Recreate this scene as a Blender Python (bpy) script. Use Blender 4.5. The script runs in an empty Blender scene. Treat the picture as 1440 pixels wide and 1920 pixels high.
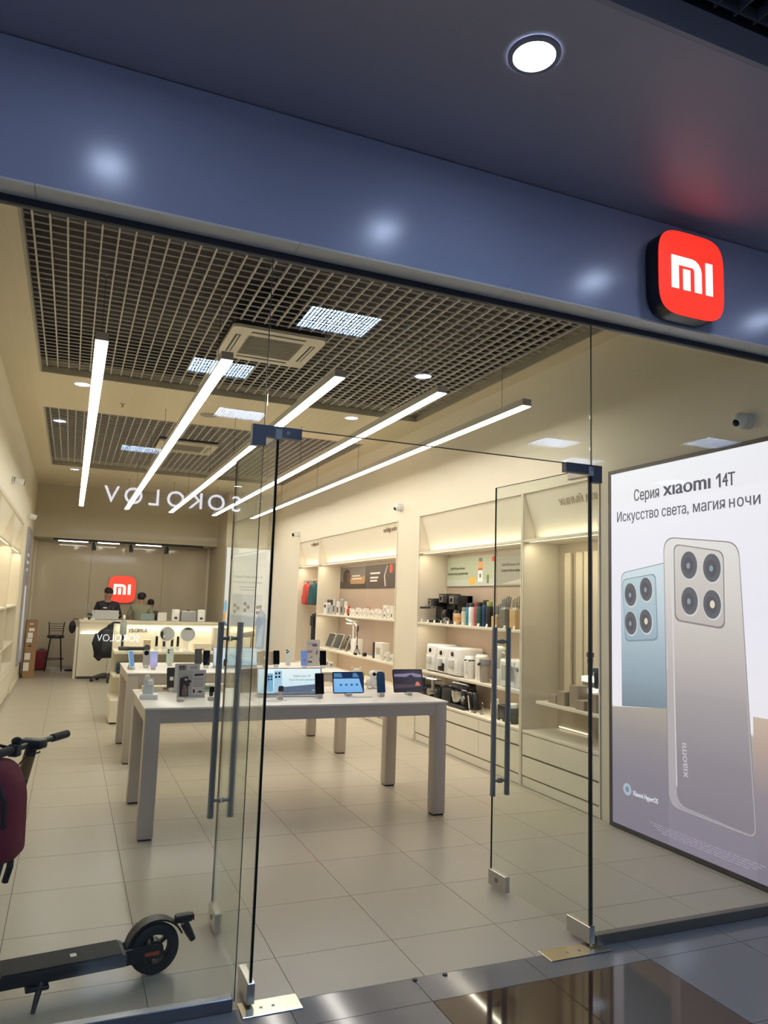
import bpy, bmesh, math, random
from mathutils import Matrix, Vector
R = math.radians
S = bpy.context.scene
COL = S.collection
random.seed(7)

# ------------------------------------------------------------------ camera
cd = bpy.data.cameras.new('camera'); cam = bpy.data.objects.new('camera', cd); COL.objects.link(cam)
cd.sensor_fit = 'HORIZONTAL'; cd.sensor_width = 36.0; cd.lens = 34.891258; cd.clip_start = 0.05; cd.clip_end = 80
cam.matrix_world = Matrix((
    (0.921753, -0.076285, -(0.380199), -0.424810),
    (-0.386448, -0.099622, -(0.916915), -3.262856),
    (0.032070, 0.992097, -(0.121307), 1.682679), (0, 0, 0, 1)))
S.camera = cam
S.view_settings.view_transform = 'Standard'; S.view_settings.look = 'None'
S.view_settings.exposure = 0.0; S.view_settings.gamma = 1.0; S.view_settings.use_curve_mapping = False
S.cycles.transparent_max_bounces = 24; S.cycles.max_bounces = 8
S.cycles.diffuse_bounces = 4; S.cycles.glossy_bounces = 4

# ------------------------------------------------------------------ world
w = bpy.data.worlds.new('world'); S.world = w; w.use_nodes = True
w.node_tree.nodes['Background'].inputs[0].default_value = (0.55, 0.65, 1.0, 1)
w.node_tree.nodes['Background'].inputs[1].default_value = 0.45

# light levels: ceiling strips and panels emit, shelf leds are area lights
STRIP_E = 19.0; STRIP_C = (1.0, 0.95, 0.86)
PANEL_E = 60.0;  PANEL_C = (0.50, 0.70, 1.0)
DOWN_E = 40.0; DOWN_C = (0.60, 0.73, 1.0)
LED_W = 2.3;    LED_C = (1.0, 0.90, 0.70)

# ------------------------------------------------------------------ materials
def nmat(name):
    m = bpy.data.materials.new(name); m.use_nodes = True
    return m, m.node_tree, m.node_tree.nodes['Principled BSDF']
_mc = {}
def srgb(h):
    h = h.lstrip('#'); v = [int(h[i:i+2], 16)/255 for i in (0, 2, 4)]
    return tuple(c/12.92 if c <= 0.04045 else ((c+0.055)/1.055)**2.4 for c in v)
def mat(name, col, rough=0.5, metal=0.0, emit=0.0, ecol=None, var=0.0, scale=20.0, bump=0.0, coat=0.0, spec=0.5):
    if name in _mc: return _mc[name]
    if isinstance(col, str): col = srgb(col)
    m, t, b = nmat(name)
    b.inputs['Base Color'].default_value = (*col, 1); b.inputs['Roughness'].default_value = rough
    b.inputs['Metallic'].default_value = metal; b.inputs['Coat Weight'].default_value = coat
    b.inputs['Specular IOR Level'].default_value = spec
    if emit:
        ec = ecol or col
        if isinstance(ec, str): ec = srgb(ec)
        b.inputs['Emission Color'].default_value = (*ec, 1); b.inputs['Emission Strength'].default_value = emit
    if var or bump:
        tc = t.nodes.new('ShaderNodeTexCoord'); n = t.nodes.new('ShaderNodeTexNoise')
        n.inputs['Scale'].default_value = scale; n.inputs['Detail'].default_value = 5
        t.links.new(tc.outputs['Object'], n.inputs['Vector'])
        if var:
            mx = t.nodes.new('ShaderNodeMix'); mx.data_type = 'RGBA'
            mx.inputs[6].default_value = (*[c*(1-var) for c in col], 1); mx.inputs[7].default_value = (*[min(1, c*(1+var)) for c in col], 1)
            t.links.new(n.outputs['Fac'], mx.inputs[0]); t.links.new(mx.outputs[2], b.inputs['Base Color'])
        if bump:
            bp = t.nodes.new('ShaderNodeBump'); bp.inputs['Strength'].default_value = bump; bp.inputs['Distance'].default_value = 0.01
            t.links.new(n.outputs['Fac'], bp.inputs['Height']); t.links.new(bp.outputs['Normal'], b.inputs['Normal'])
    _mc[name] = m
    return m
def gradmat(name, stops, axis='Z', lo=0.0, hi=1.0, emit=1.0, rough=0.4):
    """print lit from behind: a colour ramp along one object axis"""
    if name in _mc: return _mc[name]
    m, t, b = nmat(name)
    b.inputs['Base Color'].default_value = (0.02, 0.02, 0.02, 1); b.inputs['Roughness'].default_value = rough
    tc = t.nodes.new('ShaderNodeTexCoord'); sp = t.nodes.new('ShaderNodeSeparateXYZ'); mr = t.nodes.new('ShaderNodeMapRange')
    mr.inputs[1].default_value = lo; mr.inputs[2].default_value = hi
    cr = t.nodes.new('ShaderNodeValToRGB'); e = cr.color_ramp.elements
    while len(e) < len(stops): e.new(0.5)
    for el, (p, c) in zip(e, stops):
        el.position = p; el.color = (*srgb(c), 1)
    t.links.new(tc.outputs['Object'], sp.inputs[0]); t.links.new(sp.outputs[axis], mr.inputs[0])
    t.links.new(mr.outputs[0], cr.inputs[0]); t.links.new(cr.outputs[0], b.inputs['Emission Color'])
    b.inputs['Emission Strength'].default_value = emit
    _mc[name] = m
    return m
def glassmat(name, tint, refl=1.0):
    if name in _mc: return _mc[name]
    m = bpy.data.materials.new(name); m.use_nodes = True; t = m.node_tree
    t.nodes.clear()
    o = t.nodes.new('ShaderNodeOutputMaterial'); mx = t.nodes.new('ShaderNodeMixShader')
    tr = t.nodes.new('ShaderNodeBsdfTransparent'); gl = t.nodes.new('ShaderNodeBsdfGlossy')
    tr.inputs[0].default_value = (*tint, 1); gl.inputs['Roughness'].default_value = 0.0
    lw = t.nodes.new('ShaderNodeLayerWeight'); lw.inputs[0].default_value = 0.5
    pw = t.nodes.new('ShaderNodeMath'); pw.operation = 'POWER'; pw.inputs[1].default_value = 5.0
    ma = t.nodes.new('ShaderNodeMath'); ma.operation = 'MULTIPLY_ADD'; ma.inputs[1].default_value = 0.96*refl; ma.inputs[2].default_value = 0.042*refl
    t.links.new(lw.outputs['Facing'], pw.inputs[0]); t.links.new(pw.outputs[0], ma.inputs[0])
    t.links.new(ma.outputs[0], mx.inputs[0]); t.links.new(tr.outputs[0], mx.inputs[1]); t.links.new(gl.outputs[0], mx.inputs[2])
    t.links.new(mx.outputs[0], o.inputs[0])
    _mc[name] = m
    return m

# ------------------------------------------------------------------ geometry collector
def M(loc=(0, 0, 0), rot=(0, 0, 0)):
    return Matrix.Translation(loc) @ Matrix.Rotation(rot[2], 4, 'Z') @ Matrix.Rotation(rot[1], 4, 'Y') @ Matrix.Rotation(rot[0], 4, 'X')
class MB:
    def __init__(s): s.v = []; s.f = []
    def add(s, vs, fs, m=None):
        n = len(s.v)
        s.v += [tuple(m @ Vector(p)) if m else tuple(p) for p in vs]
        s.f += [tuple(i+n for i in q) for q in fs]
        return s
    def box(s, a, b, m=None):
        x0, y0, z0 = a; x1, y1, z1 = b
        return s.add([(x0,y0,z0),(x1,y0,z0),(x1,y1,z0),(x0,y1,z0),(x0,y0,z1),(x1,y0,z1),(x1,y1,z1),(x0,y1,z1)],
                     [(3,2,1,0),(4,5,6,7),(0,1,5,4),(1,2,6,5),(2,3,7,6),(3,0,4,7)], m)
    def rbox(s, a, b, r=0.01, seg=2, m=None):
        bm = bmesh.new(); bmesh.ops.create_cube(bm, size=1)
        d = [b[i]-a[i] for i in range(3)]; c = [(b[i]+a[i])/2 for i in range(3)]
        for v in bm.verts: v.co = Vector((v.co[0]*d[0]+c[0], v.co[1]*d[1]+c[1], v.co[2]*d[2]+c[2]))
        bmesh.ops.bevel(bm, geom=bm.edges[:], offset=min(r, min(d)*0.49), segments=seg, affect='EDGES', profile=0.5)
        return s.bm(bm, m)
    def bm(s, bm, m=None):
        bm.verts.index_update()
        s.add([v.co[:] for v in bm.verts], [[v.index for v in f.verts] for f in bm.faces], m); bm.free()
        return s
    def lathe(s, prof, n=20, m=None, cap=True):
        vs = []; fs = []
        for r, z in prof:
            for k in range(n):
                a = 2*math.pi*k/n; vs.append((r*math.cos(a), r*math.sin(a), z))
        for i in range(len(prof)-1):
            for k in range(n):
                k2 = (k+1) % n; fs.append((i*n+k, i*n+k2, (i+1)*n+k2, (i+1)*n+k))
        if cap:
            fs.append(tuple(range(n-1, -1, -1))); L = (len(prof)-1)*n; fs.append(tuple(L+k for k in range(n)))
        return s.add(vs, fs, m)
    def cyl(s, p, q, r, n=14, r2=None):
        p, q = Vector(p), Vector(q); d = q-p
        m = Matrix.Translation(p) @ d.to_track_quat('Z', 'Y').to_matrix().to_4x4()
        return s.lathe([(r, 0), (r if r2 is None else r2, d.length)], n, m)
    def tube(s, pts, r, n=8):
        pts = [Vector(p) for p in pts]; rs = r if isinstance(r, (list, tuple)) else [r]*len(pts)
        vs = []; fs = []; up = Vector((0, 0, 1))
        for i, p in enumerate(pts):
            t = (pts[min(i+1, len(pts)-1)]-pts[max(i-1, 0)]).normalized()
            x = t.cross(up)
            if x.length < 1e-3: x = t.cross(Vector((0, 1, 0)))
            x.normalize(); y = x.cross(t)
            for k in range(n):
                a = 2*math.pi*k/n; vs.append(p+(x*math.cos(a)+y*math.sin(a))*rs[i])
        for i in range(len(pts)-1):
            for k in range(n):
                k2 = (k+1) % n; fs.append((i*n+k, i*n+k2, (i+1)*n+k2, (i+1)*n+k))
        fs.append(tuple(range(n-1, -1, -1))); L = (len(pts)-1)*n; fs.append(tuple(L+k for k in range(n)))
        return s.add(vs, fs)
    def ball(s, c, r, n=14, h=9, m=None):
        rx, ry, rz = r if isinstance(r, (list, tuple)) else (r, r, r)
        prof = [(max(1e-4, math.sin(math.pi*i/h)), -math.cos(math.pi*i/h)) for i in range(h+1)]
        mm = (m or Matrix()) @ Matrix.Translation(c) @ Matrix.Diagonal((rx, ry, rz, 1))
        return s.lathe(prof, n, mm)
    def prism(s, pts, a, b, m=None):
        """2-D outline in x,y extruded along z from a to b"""
        n = len(pts)
        ar = sum(pts[i][0]*pts[(i+1) % n][1]-pts[(i+1) % n][0]*pts[i][1] for i in range(n))
        if ar < 0: pts = pts[::-1]
        return s.add([(x, y, a) for x, y in pts]+[(x, y, b) for x, y in pts],
                     [tuple(range(n-1, -1, -1)), tuple(range(n, 2*n))]+[(i, (i+1) % n, n+(i+1) % n, n+i) for i in range(n)], m)
    def ring(s, out, inn, a, b, m=None):
        n = len(out)
        vs = [(x, y, z) for z in (a, b) for P in (out, inn) for x, y in P]; fs = []
        for i in range(n):
            j = (i+1) % n
            fs += [(2*n+i, 2*n+j, 3*n+j, 3*n+i), (j, i, n+i, n+j), (i, j, 2*n+j, 2*n+i), (n+j, n+i, 3*n+i, 3*n+j)]
        return s.add(vs, fs, m)
def rrect(w, h, r, seg=5, cx=0.0, cy=0.0):
    p = []
    for sx, sy, a0 in ((1, 1, 0), (-1, 1, 90), (-1, -1, 180), (1, -1, 270)):
        for k in range(seg+1):
            a = R(a0+90*k/seg); p.append((cx+sx*(w/2-r)+r*math.cos(a), cy+sy*(h/2-r)+r*math.sin(a)))
    return p
def rpoly(pts, r, seg=5):
    out = []; n = len(pts)
    rr = r if isinstance(r, (list, tuple)) else [r]*n
    for i in range(n):
        p = Vector(pts[i]); a = (Vector(pts[i-1])-p); b = (Vector(pts[(i+1) % n])-p)
        q = min(rr[i], a.length*0.45, b.length*0.45)
        if q < 1e-5: out.append(tuple(p)); continue
        s0 = p+a.normalized()*q; s1 = p+b.normalized()*q
        for k in range(seg+1):
            t = k/seg; out.append(tuple(s0*(1-t)**2+p*2*t*(1-t)+s1*t*t))
    return out
def ell(cx, cy, rx, ry, n=20, tilt=0.0):
    c, s_ = math.cos(tilt), math.sin(tilt)
    return [(cx+rx*math.cos(2*math.pi*k/n)*c-ry*math.sin(2*math.pi*k/n)*s_, cy+rx*math.cos(2*math.pi*k/n)*s_+ry*math.sin(2*math.pi*k/n)*c) for k in range(n)]
def squircle(w, h, n=48, e=4.2):
    return [(w/2*math.copysign(abs(math.cos(t))**(2/e), math.cos(t)), h/2*math.copysign(abs(math.sin(t))**(2/e), math.sin(t))) for t in (2*math.pi*k/n for k in range(n))]

def obj(name, mb, m, parent=None, smooth=35, kind=None):
    me = bpy.data.meshes.new(name)
    me.from_pydata(mb.v, [], mb.f); me.update()
    if smooth:
        me.polygons.foreach_set('use_smooth', [True]*len(me.polygons)); me.set_sharp_from_angle(angle=R(smooth))
    for x in (m if isinstance(m, (list, tuple)) else [m]): me.materials.append(x)
    o = bpy.data.objects.new(name, me); COL.objects.link(o)
    if parent: o.parent = parent
    if kind: o['kind'] = kind
    return o
def inst(src, parent=None, loc=None, rz=None):
    o = src.copy(); COL.objects.link(o)
    if parent: o.parent = parent
    if loc is not None: o.location = loc
    if rz is not None: o.rotation_euler = (0, 0, rz)
    return o
def tag(o, label, cat, group=None):
    o['label'] = label; o['category'] = cat
    if group: o['group'] = group
    return o
def thing(name, label, cat, loc=(0, 0, 0), rz=0.0, group=None):
    o = bpy.data.objects.new(name, None); COL.objects.link(o); o.empty_display_size = 0.05
    o.location = loc; o.rotation_euler = (0, 0, rz)
    return tag(o, label, cat, group)
def struct(name, mb, m, parent=None, smooth=35):
    o = obj(name, mb, m, parent, smooth)
    if not parent: o['kind'] = 'structure'
    return o
def structe(name, loc=(0, 0, 0)):
    o = bpy.data.objects.new(name, None); COL.objects.link(o); o.location = loc; o['kind'] = 'structure'; return o
ORD = ['leftmost', 'second from the left', 'third from the left', 'fourth from the left', 'fifth from the left', 'sixth from the left', 'seventh from the left', 'eighth from the left', 'ninth from the left', 'tenth from the left', 'eleventh from the left', 'twelfth from the left', 'thirteenth from the left', 'fourteenth from the left', 'fifteenth from the left']
def text(name, s, size, m, parent, mw, width=None, ext=0.001, align='CENTER', bold=0.0):
    c = bpy.data.curves.new('tx', 'FONT'); c.body = s; c.size = size; c.extrude = ext; c.align_x = align
    c.resolution_u = 3
    t = bpy.data.objects.new('tx', c); COL.objects.link(t)
    bpy.context.view_layer.update()
    me = bpy.data.meshes.new_from_object(t.evaluated_get(bpy.context.evaluated_depsgraph_get()))
    bpy.data.objects.remove(t); bpy.data.curves.remove(c)
    me.name = name
    if bold > 0:
        bm = bmesh.new(); bm.from_mesh(me)
        d = bmesh.ops.duplicate(bm, geom=bm.verts[:]+bm.edges[:]+bm.faces[:])['geom']
        for v in d:
            if isinstance(v, bmesh.types.BMVert): v.co.x += bold*2.5; v.co.z += 0.00003
        bm.to_mesh(me); bm.free()
    if width:
        xs = [v.co.x for v in me.vertices]; k = width/(max(xs)-min(xs))
        for v in me.vertices: v.co.x *= k
    me.transform(mw); me.materials.clear(); me.materials.append(m)
    o = bpy.data.objects.new(name, me); COL.objects.link(o)
    if parent: o.parent = parent
    return o
# faces for flat lettering and prints: text x,y -> world
def FY(x, y, z, rz=0.0): return M((x, y, z), (R(90), 0, rz))        # faces -Y (towards the camera)
def FX(x, y, z): return M((x, y, z), (R(90), 0, R(-90)))            # faces -X (right wall); text runs towards -Y
def FXL(x, y, z): return M((x, y, z), (R(90), 0, R(90)))            # faces +X (left wall)
def FYB(x, y, z): return M((x, y, z), (R(90), 0, R(180)))           # faces +Y
def area(name, loc, rot, sx, sy, power, col):
    l = bpy.data.lights.new(name, 'AREA'); l.shape = 'RECTANGLE'; l.size = sx; l.size_y = sy; l.energy = power; l.color = col
    o = bpy.data.objects.new(name, l); COL.objects.link(o); o.location = loc; o.rotation_euler = rot
    return o

# common materials
CREAM = mat('cream_paint', (0.78, 0.715, 0.565), 0.55, var=0.02, scale=3)
CREAM2 = mat('cream_board', (0.80, 0.74, 0.60), 0.4, var=0.015, scale=5)
PINK = mat('beige_back_panel', (0.46, 0.355, 0.275), 0.5, var=0.03, scale=4)
TAUPE = mat('taupe_gloss_panel', (0.64, 0.55, 0.42), 0.06, var=0.03, scale=1.5, coat=0.3)
WHITE = mat('white_plastic', (0.80, 0.80, 0.78), 0.35)
WHITEG = mat('white_gloss', (0.85, 0.83, 0.79), 0.12)
BLACK = mat('black_plastic', (0.012, 0.012, 0.014), 0.4)
BLACKG = mat('black_gloss', (0.008, 0.008, 0.010), 0.08)
DARK = mat('dark_grey', (0.05, 0.05, 0.055), 0.5)
GREY = mat('mid_grey', (0.28, 0.28, 0.29), 0.5)
STEEL = mat('brushed_steel', (0.55, 0.54, 0.52), 0.28, 1.0, var=0.05, scale=60)
CHROME = mat('chrome', (0.75, 0.75, 0.75), 0.08, 1.0)
GUN = mat('gunmetal', (0.28, 0.28, 0.28), 0.42, 0.7)
PAPER = mat('white_paper', (0.82, 0.80, 0.75), 0.7)
INK = mat('dark_ink', (0.04, 0.04, 0.045), 0.6)
CLEAR = glassmat('clear_acrylic', (0.93, 0.94, 0.94))

# ================================================================== SETTING: shop shell
XL, XR, YB, ZC = -1.24, 3.68, 15.0, 3.99
T1 = mat('cream_tile', (0.46, 0.41, 0.325), 0.30, var=0.05, scale=2.2, spec=0.4)
GROUT = mat('tile_grout', (0.16, 0.14, 0.12), 0.8)
MT = mat('grey_mall_tile', (0.17, 0.17, 0.18), 0.10, var=0.06, scale=2.0)
MTD = mat('dark_brown_mall_tile', (0.055, 0.028, 0.020), 0.05, var=0.08, scale=2.0)

fl = struct('floor', MB().box((-1.75, -0.012, -0.15), (4.2, 15.1, -0.003)), GROUT)
fm = {}
def tile(x0, x1, y0, y1, m, parent):
    k = (round(x1-x0, 3), round(y1-y0, 3), m.name); g = 0.0018
    if k not in fm:
        w, d = k[0]/2-g, k[1]/2-g
        fm[k] = obj('tile', MB().box((-w, -d, -0.010), (w, d, 0.0)), m, parent, 0); o = fm[k]
    else:
        o = inst(fm[k], parent)
    o.location = ((x0+x1)/2, (y0+y1)/2, 0)
xe = [XL]+[0.6*k for k in range(-2, 7)]+[XR]
ye = [-0.012]+[0.375+0.6*k for k in range(0, 25)]+[YB]
for i in range(len(xe)-1):
    for j in range(len(ye)-1):
        if xe[i+1]-xe[i] > 0.02 and ye[j+1]-ye[j] > 0.02: tile(xe[i], xe[i+1], ye[j], ye[j+1], T1, fl)
mf = struct('mall_floor', MB().box((-9, -14, -0.15), (12, -0.012, -0.003)), GROUT)
mx = [1.137+0.592*k for k in range(-5, 6)]
for i in range(len(mx)-1):
    tile(mx[i], mx[i+1], -0.217, -0.012, MT, mf)
    for k in range(4):
        tile(mx[i], mx[i+1], -0.217-0.592*(k+1), -0.217-0.592*k, MTD if i in (5, 6) else MT, mf)
far_m, ft, fb = nmat('mall_far_tiles')
fb.inputs['Roughness'].default_value = 0.1
bt = ft.nodes.new('ShaderNodeTexBrick'); bt.offset = 0; bt.inputs['Scale'].default_value = 1.0
for k, v in (('Color1', (0.17, 0.17, 0.18, 1)), ('Color2', (0.15, 0.15, 0.16, 1)), ('Mortar', (0.05, 0.05, 0.05, 1))): bt.inputs[k].default_value = v
bt.inputs['Brick Width'].default_value = 0.592; bt.inputs['Row Height'].default_value = 0.592; bt.inputs['Mortar Size'].default_value = 0.003
tcf = ft.nodes.new('ShaderNodeTexCoord'); ft.links.new(tcf.outputs['Object'], bt.inputs['Vector']); ft.links.new(bt.outputs['Color'], fb.inputs['Base Color'])
b = MB(); b.box((-9, -14, -0.01), (12, -2.585, 0)); b.box((-9, -2.585, -0.01), (mx[0], -0.012, 0)); b.box((mx[-1], -2.585, -0.01), (12, -0.012, 0))
obj('far_tiles', b, far_m, mf, kind='stuff')
# steel stops in the threshold
sm_ = MB(); sm_.lathe([(0.012, 0.0), (0.012, 0.004), (0.008, 0.006)], 12)
for x in (1.14, 1.292):
    o = obj('door_stop', sm_, BLACK, mf); o.location = (x, -0.03, 0.0)

# walls.  right wall with openings for the display niches (y from-to)
NR = [(1.83, 5.42), (6.11, 10.9)]
b = MB(); y = 0.0
for a, c in NR:
    b.box((XR, y, 0), (XR+0.5, a, ZC)); b.box((XR, a, 2.83), (XR+0.5, c, ZC)); b.box((XR+0.46, a, 0), (XR+0.5, c, 2.83)); y = c
b.box((XR, y, 0), (XR+0.5, 13.0, ZC))
struct('wall_right', b, CREAM)
b = MB()
b.box((XL-0.5, 0, 0), (XL, 4.0, ZC)); b.box((XL-0.5, 4.0, 2.85), (XL, 10.64, ZC)); b.box((XL-0.5, 4.0, 0), (XL-0.46, 10.64, 2.85)); b.box((XL-0.5, 10.64, 0), (XL, YB, ZC))
struct('wall_left', b, CREAM)
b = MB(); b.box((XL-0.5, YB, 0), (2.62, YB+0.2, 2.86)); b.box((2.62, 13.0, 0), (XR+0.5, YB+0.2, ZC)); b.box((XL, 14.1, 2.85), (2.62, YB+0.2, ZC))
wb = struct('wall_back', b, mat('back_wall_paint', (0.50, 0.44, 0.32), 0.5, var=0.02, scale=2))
for x0, x1 in ((-1.19, -0.045), (-0.04, 1.545), (1.55, 2.56)):
    obj('gloss_panel', MB().rbox((x0, YB-0.022, 0.06), (x1, YB-0.001, 2.80), 0.002, 1), TAUPE, wb)
struct('trim_1', MB().box((-1.235, YB-0.05, 0), (-1.19, YB-0.001, 2.84)).box((2.56, YB-0.05, 0), (2.615, YB-0.001, 2.84)), CREAM2)
struct('baseboard_back', MB().box((-1.19, YB-0.03, 0), (2.56, YB-0.0235, 0.058)), STEEL)
struct('baseboard_right', MB().box((XR-0.012, 5.43, 0), (XR-0.001, 6.10, 0.06)).box((XR-0.012, 10.92, 0), (XR-0.001, 12.99, 0.06)), CREAM2)
struct('baseboard_left', MB().box((XL+0.001, 0.05, 0), (XL+0.012, 3.98, 0.06)).box((XL+0.001, 10.66, 0), (XL+0.012, 14.9, 0.06)), CREAM2)

# ceiling with two recessed cell-grid bays
RB = [(-0.90, 3.50, 0.40, 5.20), (-0.92, 3.40, 6.80, 11.40)]
b = MB(); zt = 4.14
ys = [0.0]+[v for r in RB for v in r[2:]]+[YB]
for k in range(0, 6, 2): b.box((XL-0.5, ys[k], ZC), (XR+0.5, ys[k+1], zt))
for x0, x1, y0, y1 in RB: b.box((XL-0.5, y0, ZC), (x0, y1, zt)); b.box((x1, y0, ZC), (XR+0.5, y1, zt))
ce = struct('ceiling', b, mat('ceiling_paint', (0.72, 0.63, 0.46), 0.6, var=0.02, scale=2))
PLEN = mat('dark_plenum', (0.075, 0.065, 0.06), 0.9, var=0.3, scale=1.5)
BLADE = mat('cell_blade', (0.64, 0.60, 0.55), 0.5)
EDGE = mat('bay_edge', (0.40, 0.36, 0.28), 0.5)
ACB = [(0.69, 1.54, 2.92, 3.80), (0.64, 1.52, 8.18, 9.02)]
for bi, (x0, x1, y0, y1) in enumerate(RB):
    g = structe('ceiling_grid', (0, 0, 0))
    obj('plenum', MB().box((x0-0.1, y0-0.1, 4.48), (x1+0.1, y1+0.1, 4.5)).box((x0-0.1, y0-0.1, 4.142), (x0-0.02, y1+0.1, 4.48)).box((x1+0.02, y0-0.1, 4.142), (x1+0.1, y1+0.1, 4.48))
        .box((x0-0.02, y0-0.1, 4.142), (x1+0.02, y0-0.02, 4.48)).box((x0-0.02, y1+0.02, 4.142), (x1+0.02, y1+0.1, 4.48)), PLEN, g)
    obj('bay_edge', MB().ring([(x0, y0), (x1, y0), (x1, y1), (x0, y1)], [(x0+.02, y0+.02), (x1-.02, y0+.02), (x1-.02, y1-.02), (x0+.02, y1-.02)], ZC, 4.055), EDGE, g, 0)
    ax0, ax1, ay0, ay1 = ACB[bi]; st = 0.1052; bw = 0.0045; z0, z1 = 4.058, 4.080
    cache = {}
    def blade(a, c, along, pos, wv=bw):
        k = (along, round(c-a, 3), wv)
        if k not in cache:
            L = (c-a)/2
            cache[k] = obj('blade', MB().box((-wv, -L, z0), (wv, L, z1)) if along == 'y' else MB().box((-L, -wv, z0), (L, wv, z0+0.010)), BLADE, g, 0); o = cache[k]
        else: o = inst(cache[k], g)
        o.location = (pos, (a+c)/2, 0) if along == 'y' else ((a+c)/2, pos, 0)
    x = x0+0.068
    while x < x1-0.03:
        if ax0-0.01 < x < ax1+0.01: blade(y0+.02, ay0, 'y', x, 0.0055); blade(ay1, y1-.02, 'y', x, 0.0055)
        else: blade(y0+.02, y1-.02, 'y', x, 0.0055)
        x += st
    y = y0+0.075
    while y < y1-0.03:
        if ay0-0.01 < y < ay1+0.01: blade(x0+.02, ax0, 'x', y, 0.003); blade(ax1, x1-.02, 'x', y, 0.003)
        else: blade(x0+.02, x1-.02, 'x', y, 0.003)
        y += st
ACW = mat('cassette_white', (0.72, 0.66, 0.52), 0.4)
for (x0, x1, y0, y1), lb in zip(ACB, ('large cream ceiling cassette air conditioner in the near grid bay', 'cream ceiling cassette air conditioner in the far grid bay')):
    cx, cy = (x0+x1)/2, (y0+y1)/2; w, d = (x1-x0)/2, (y1-y0)/2
    t = thing('air_conditioner', lb, 'air conditioner', (cx, cy, 4.0), 0, 'ceiling cassettes')
    body = MB()
    for a in (0,):
        body.ring(rrect(2*w, 2*d, 0.05), rrect(2*w*0.60, 2*d*0.60, 0.02), 0.0, 0.028)
    obj('panel', body, ACW, t)
    obj('casing', MB().box((-w*.94, -d*.94, 0.03), (w*.94, d*.94, 0.26)), DARK, t)
    gr = MB().box((-w*.58, -d*.58, 0.012), (w*.58, d*.58, 0.022))
    for k in range(13): gr.box((-w*.56, -d*.55+k*d*.09, 0.006), (w*.56, -d*.55+k*d*.09+0.008, 0.012))
    obj('intake_grille', gr, mat('grille_grey', (0.34, 0.31, 0.25), 0.6), t)
    for k in range(4):
        f = obj('air_slot', MB().rbox((-w*.58, -d*.84, -0.002), (w*.58, -d*.72, 0.006), 0.004, 1), DARK, t); f.rotation_euler = (0, 0, k*math.pi/2)
        obj('louvre', MB().box((-w*.56, -d*.80, -0.006), (w*.56, -d*.76, -0.003)), ACW, f)

# five hanging light strips
STRIP = mat('strip_light', (0.9, 0.9, 0.9), 0.5, emit=STRIP_E, ecol=STRIP_C)
HOUS = mat('strip_housing', (0.55, 0.52, 0.46), 0.4)
for x, o5 in zip((-0.357, 0.50, 1.37, 2.256, 3.073), ('leftmost', 'second from the left', 'middle one', 'fourth from the left', 'rightmost')):
    t = thing('strip_light', f'long white hanging light strip, {o5} of the five', 'lamp', (x, 7.32, 3.40), 0, 'hanging light strips')
    obj('housing', MB().box((-0.043, -5.28, 0.006), (0.043, 5.28, 0.065)), HOUS, t)
    obj('diffuser', MB().box((-0.040, -5.275, 0.0), (0.040, 5.275, 0.005)), STRIP, t)
    c0 = None
    for yy in (2.45, 6.16, 8.0, 10.2, 12.3):
        z1 = 3.99 if (5.2 < yy < 6.8 or yy > 11.4) else 4.058
        o = obj('cable', MB().cyl((0, yy-7.32, 0.065), (0, yy-7.32, z1-3.40), 0.0022, 6), DARK, t)
        obj('gripper', MB().cyl((0, yy-7.32, z1-3.42), (0, yy-7.32, z1-3.401), 0.008, 8), STEEL, o)

# small ceiling pieces
t = thing('ceiling_speaker', 'round grey ceiling speaker between the two grid bays', 'speaker', (1.033, 6.18, 3.99))
obj('rim', MB().lathe([(0.11, -0.001), (0.11, -0.008), (0.095, -0.010), (0.095, -0.004)], 24, cap=False), EDGE, t)
obj('mesh_cover', MB().lathe([(0.096, -0.002), (0.094, -0.007), (0.05, -0.010), (0.001, -0.011)], 24), mat('grille_grey', (0.3, 0.3, 0.3)), t)
t = thing('sprinkler', 'small brass ceiling sprinkler beside the left light strip', 'sprinkler', (-0.012, 6.15, 3.99))
obj('rosette', MB().lathe([(0.03, -0.001), (0.028, -0.008), (0.012, -0.012)], 16), STEEL, t)
obj('nozzle', MB().lathe([(0.009, -0.012), (0.007, -0.035), (0.016, -0.040), (0.016, -0.043)], 12), mat('brass', (0.45, 0.33, 0.15), 0.3, 1.0), t)

# cameras on the walls
def bullet(label, loc, rz, dome=False):
    t = thing('security_camera', label, 'camera', loc, rz)
    obj('mount', MB().cyl((0, 0, 0), (0, -0.03, 0), 0.055, 16), WHITE, t)
    if dome:
        obj('housing', MB().ball((0, -0.06, 0), 0.055), WHITE, t); obj('lens', MB().ball((0.0, -0.098, -0.02), 0.026), BLACKG, t)
    else:
        obj('housing', MB().cyl((0, -0.03, 0), (0.03, -0.14, -0.02), 0.045, 16), WHITE, t); obj('lens', MB().cyl((0.03, -0.14, -0.02), (0.032, -0.147, -0.021), 0.036, 16), BLACKG, t)
bullet('white dome camera on the right wall between two display niches', (XR, 6.0, 2.99), R(-90), True)
bullet('small white camera with dark lens above the hanging backpacks', (XR, 10.96, 2.98), R(-90))
bullet('white dome camera above the large advertising lightbox', (XR, 0.32, 2.97), R(-90), True)
bullet('white camera high on the left wall with black lens', (XL, 7.46, 3.12), R(90))
bullet('small white camera on the left wall near the purple poster', (XL, 11.57, 3.04), R(90))
bullet('grey dome camera high near the back right corner', (3.3, 12.99, 3.80), 0, True)

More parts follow.
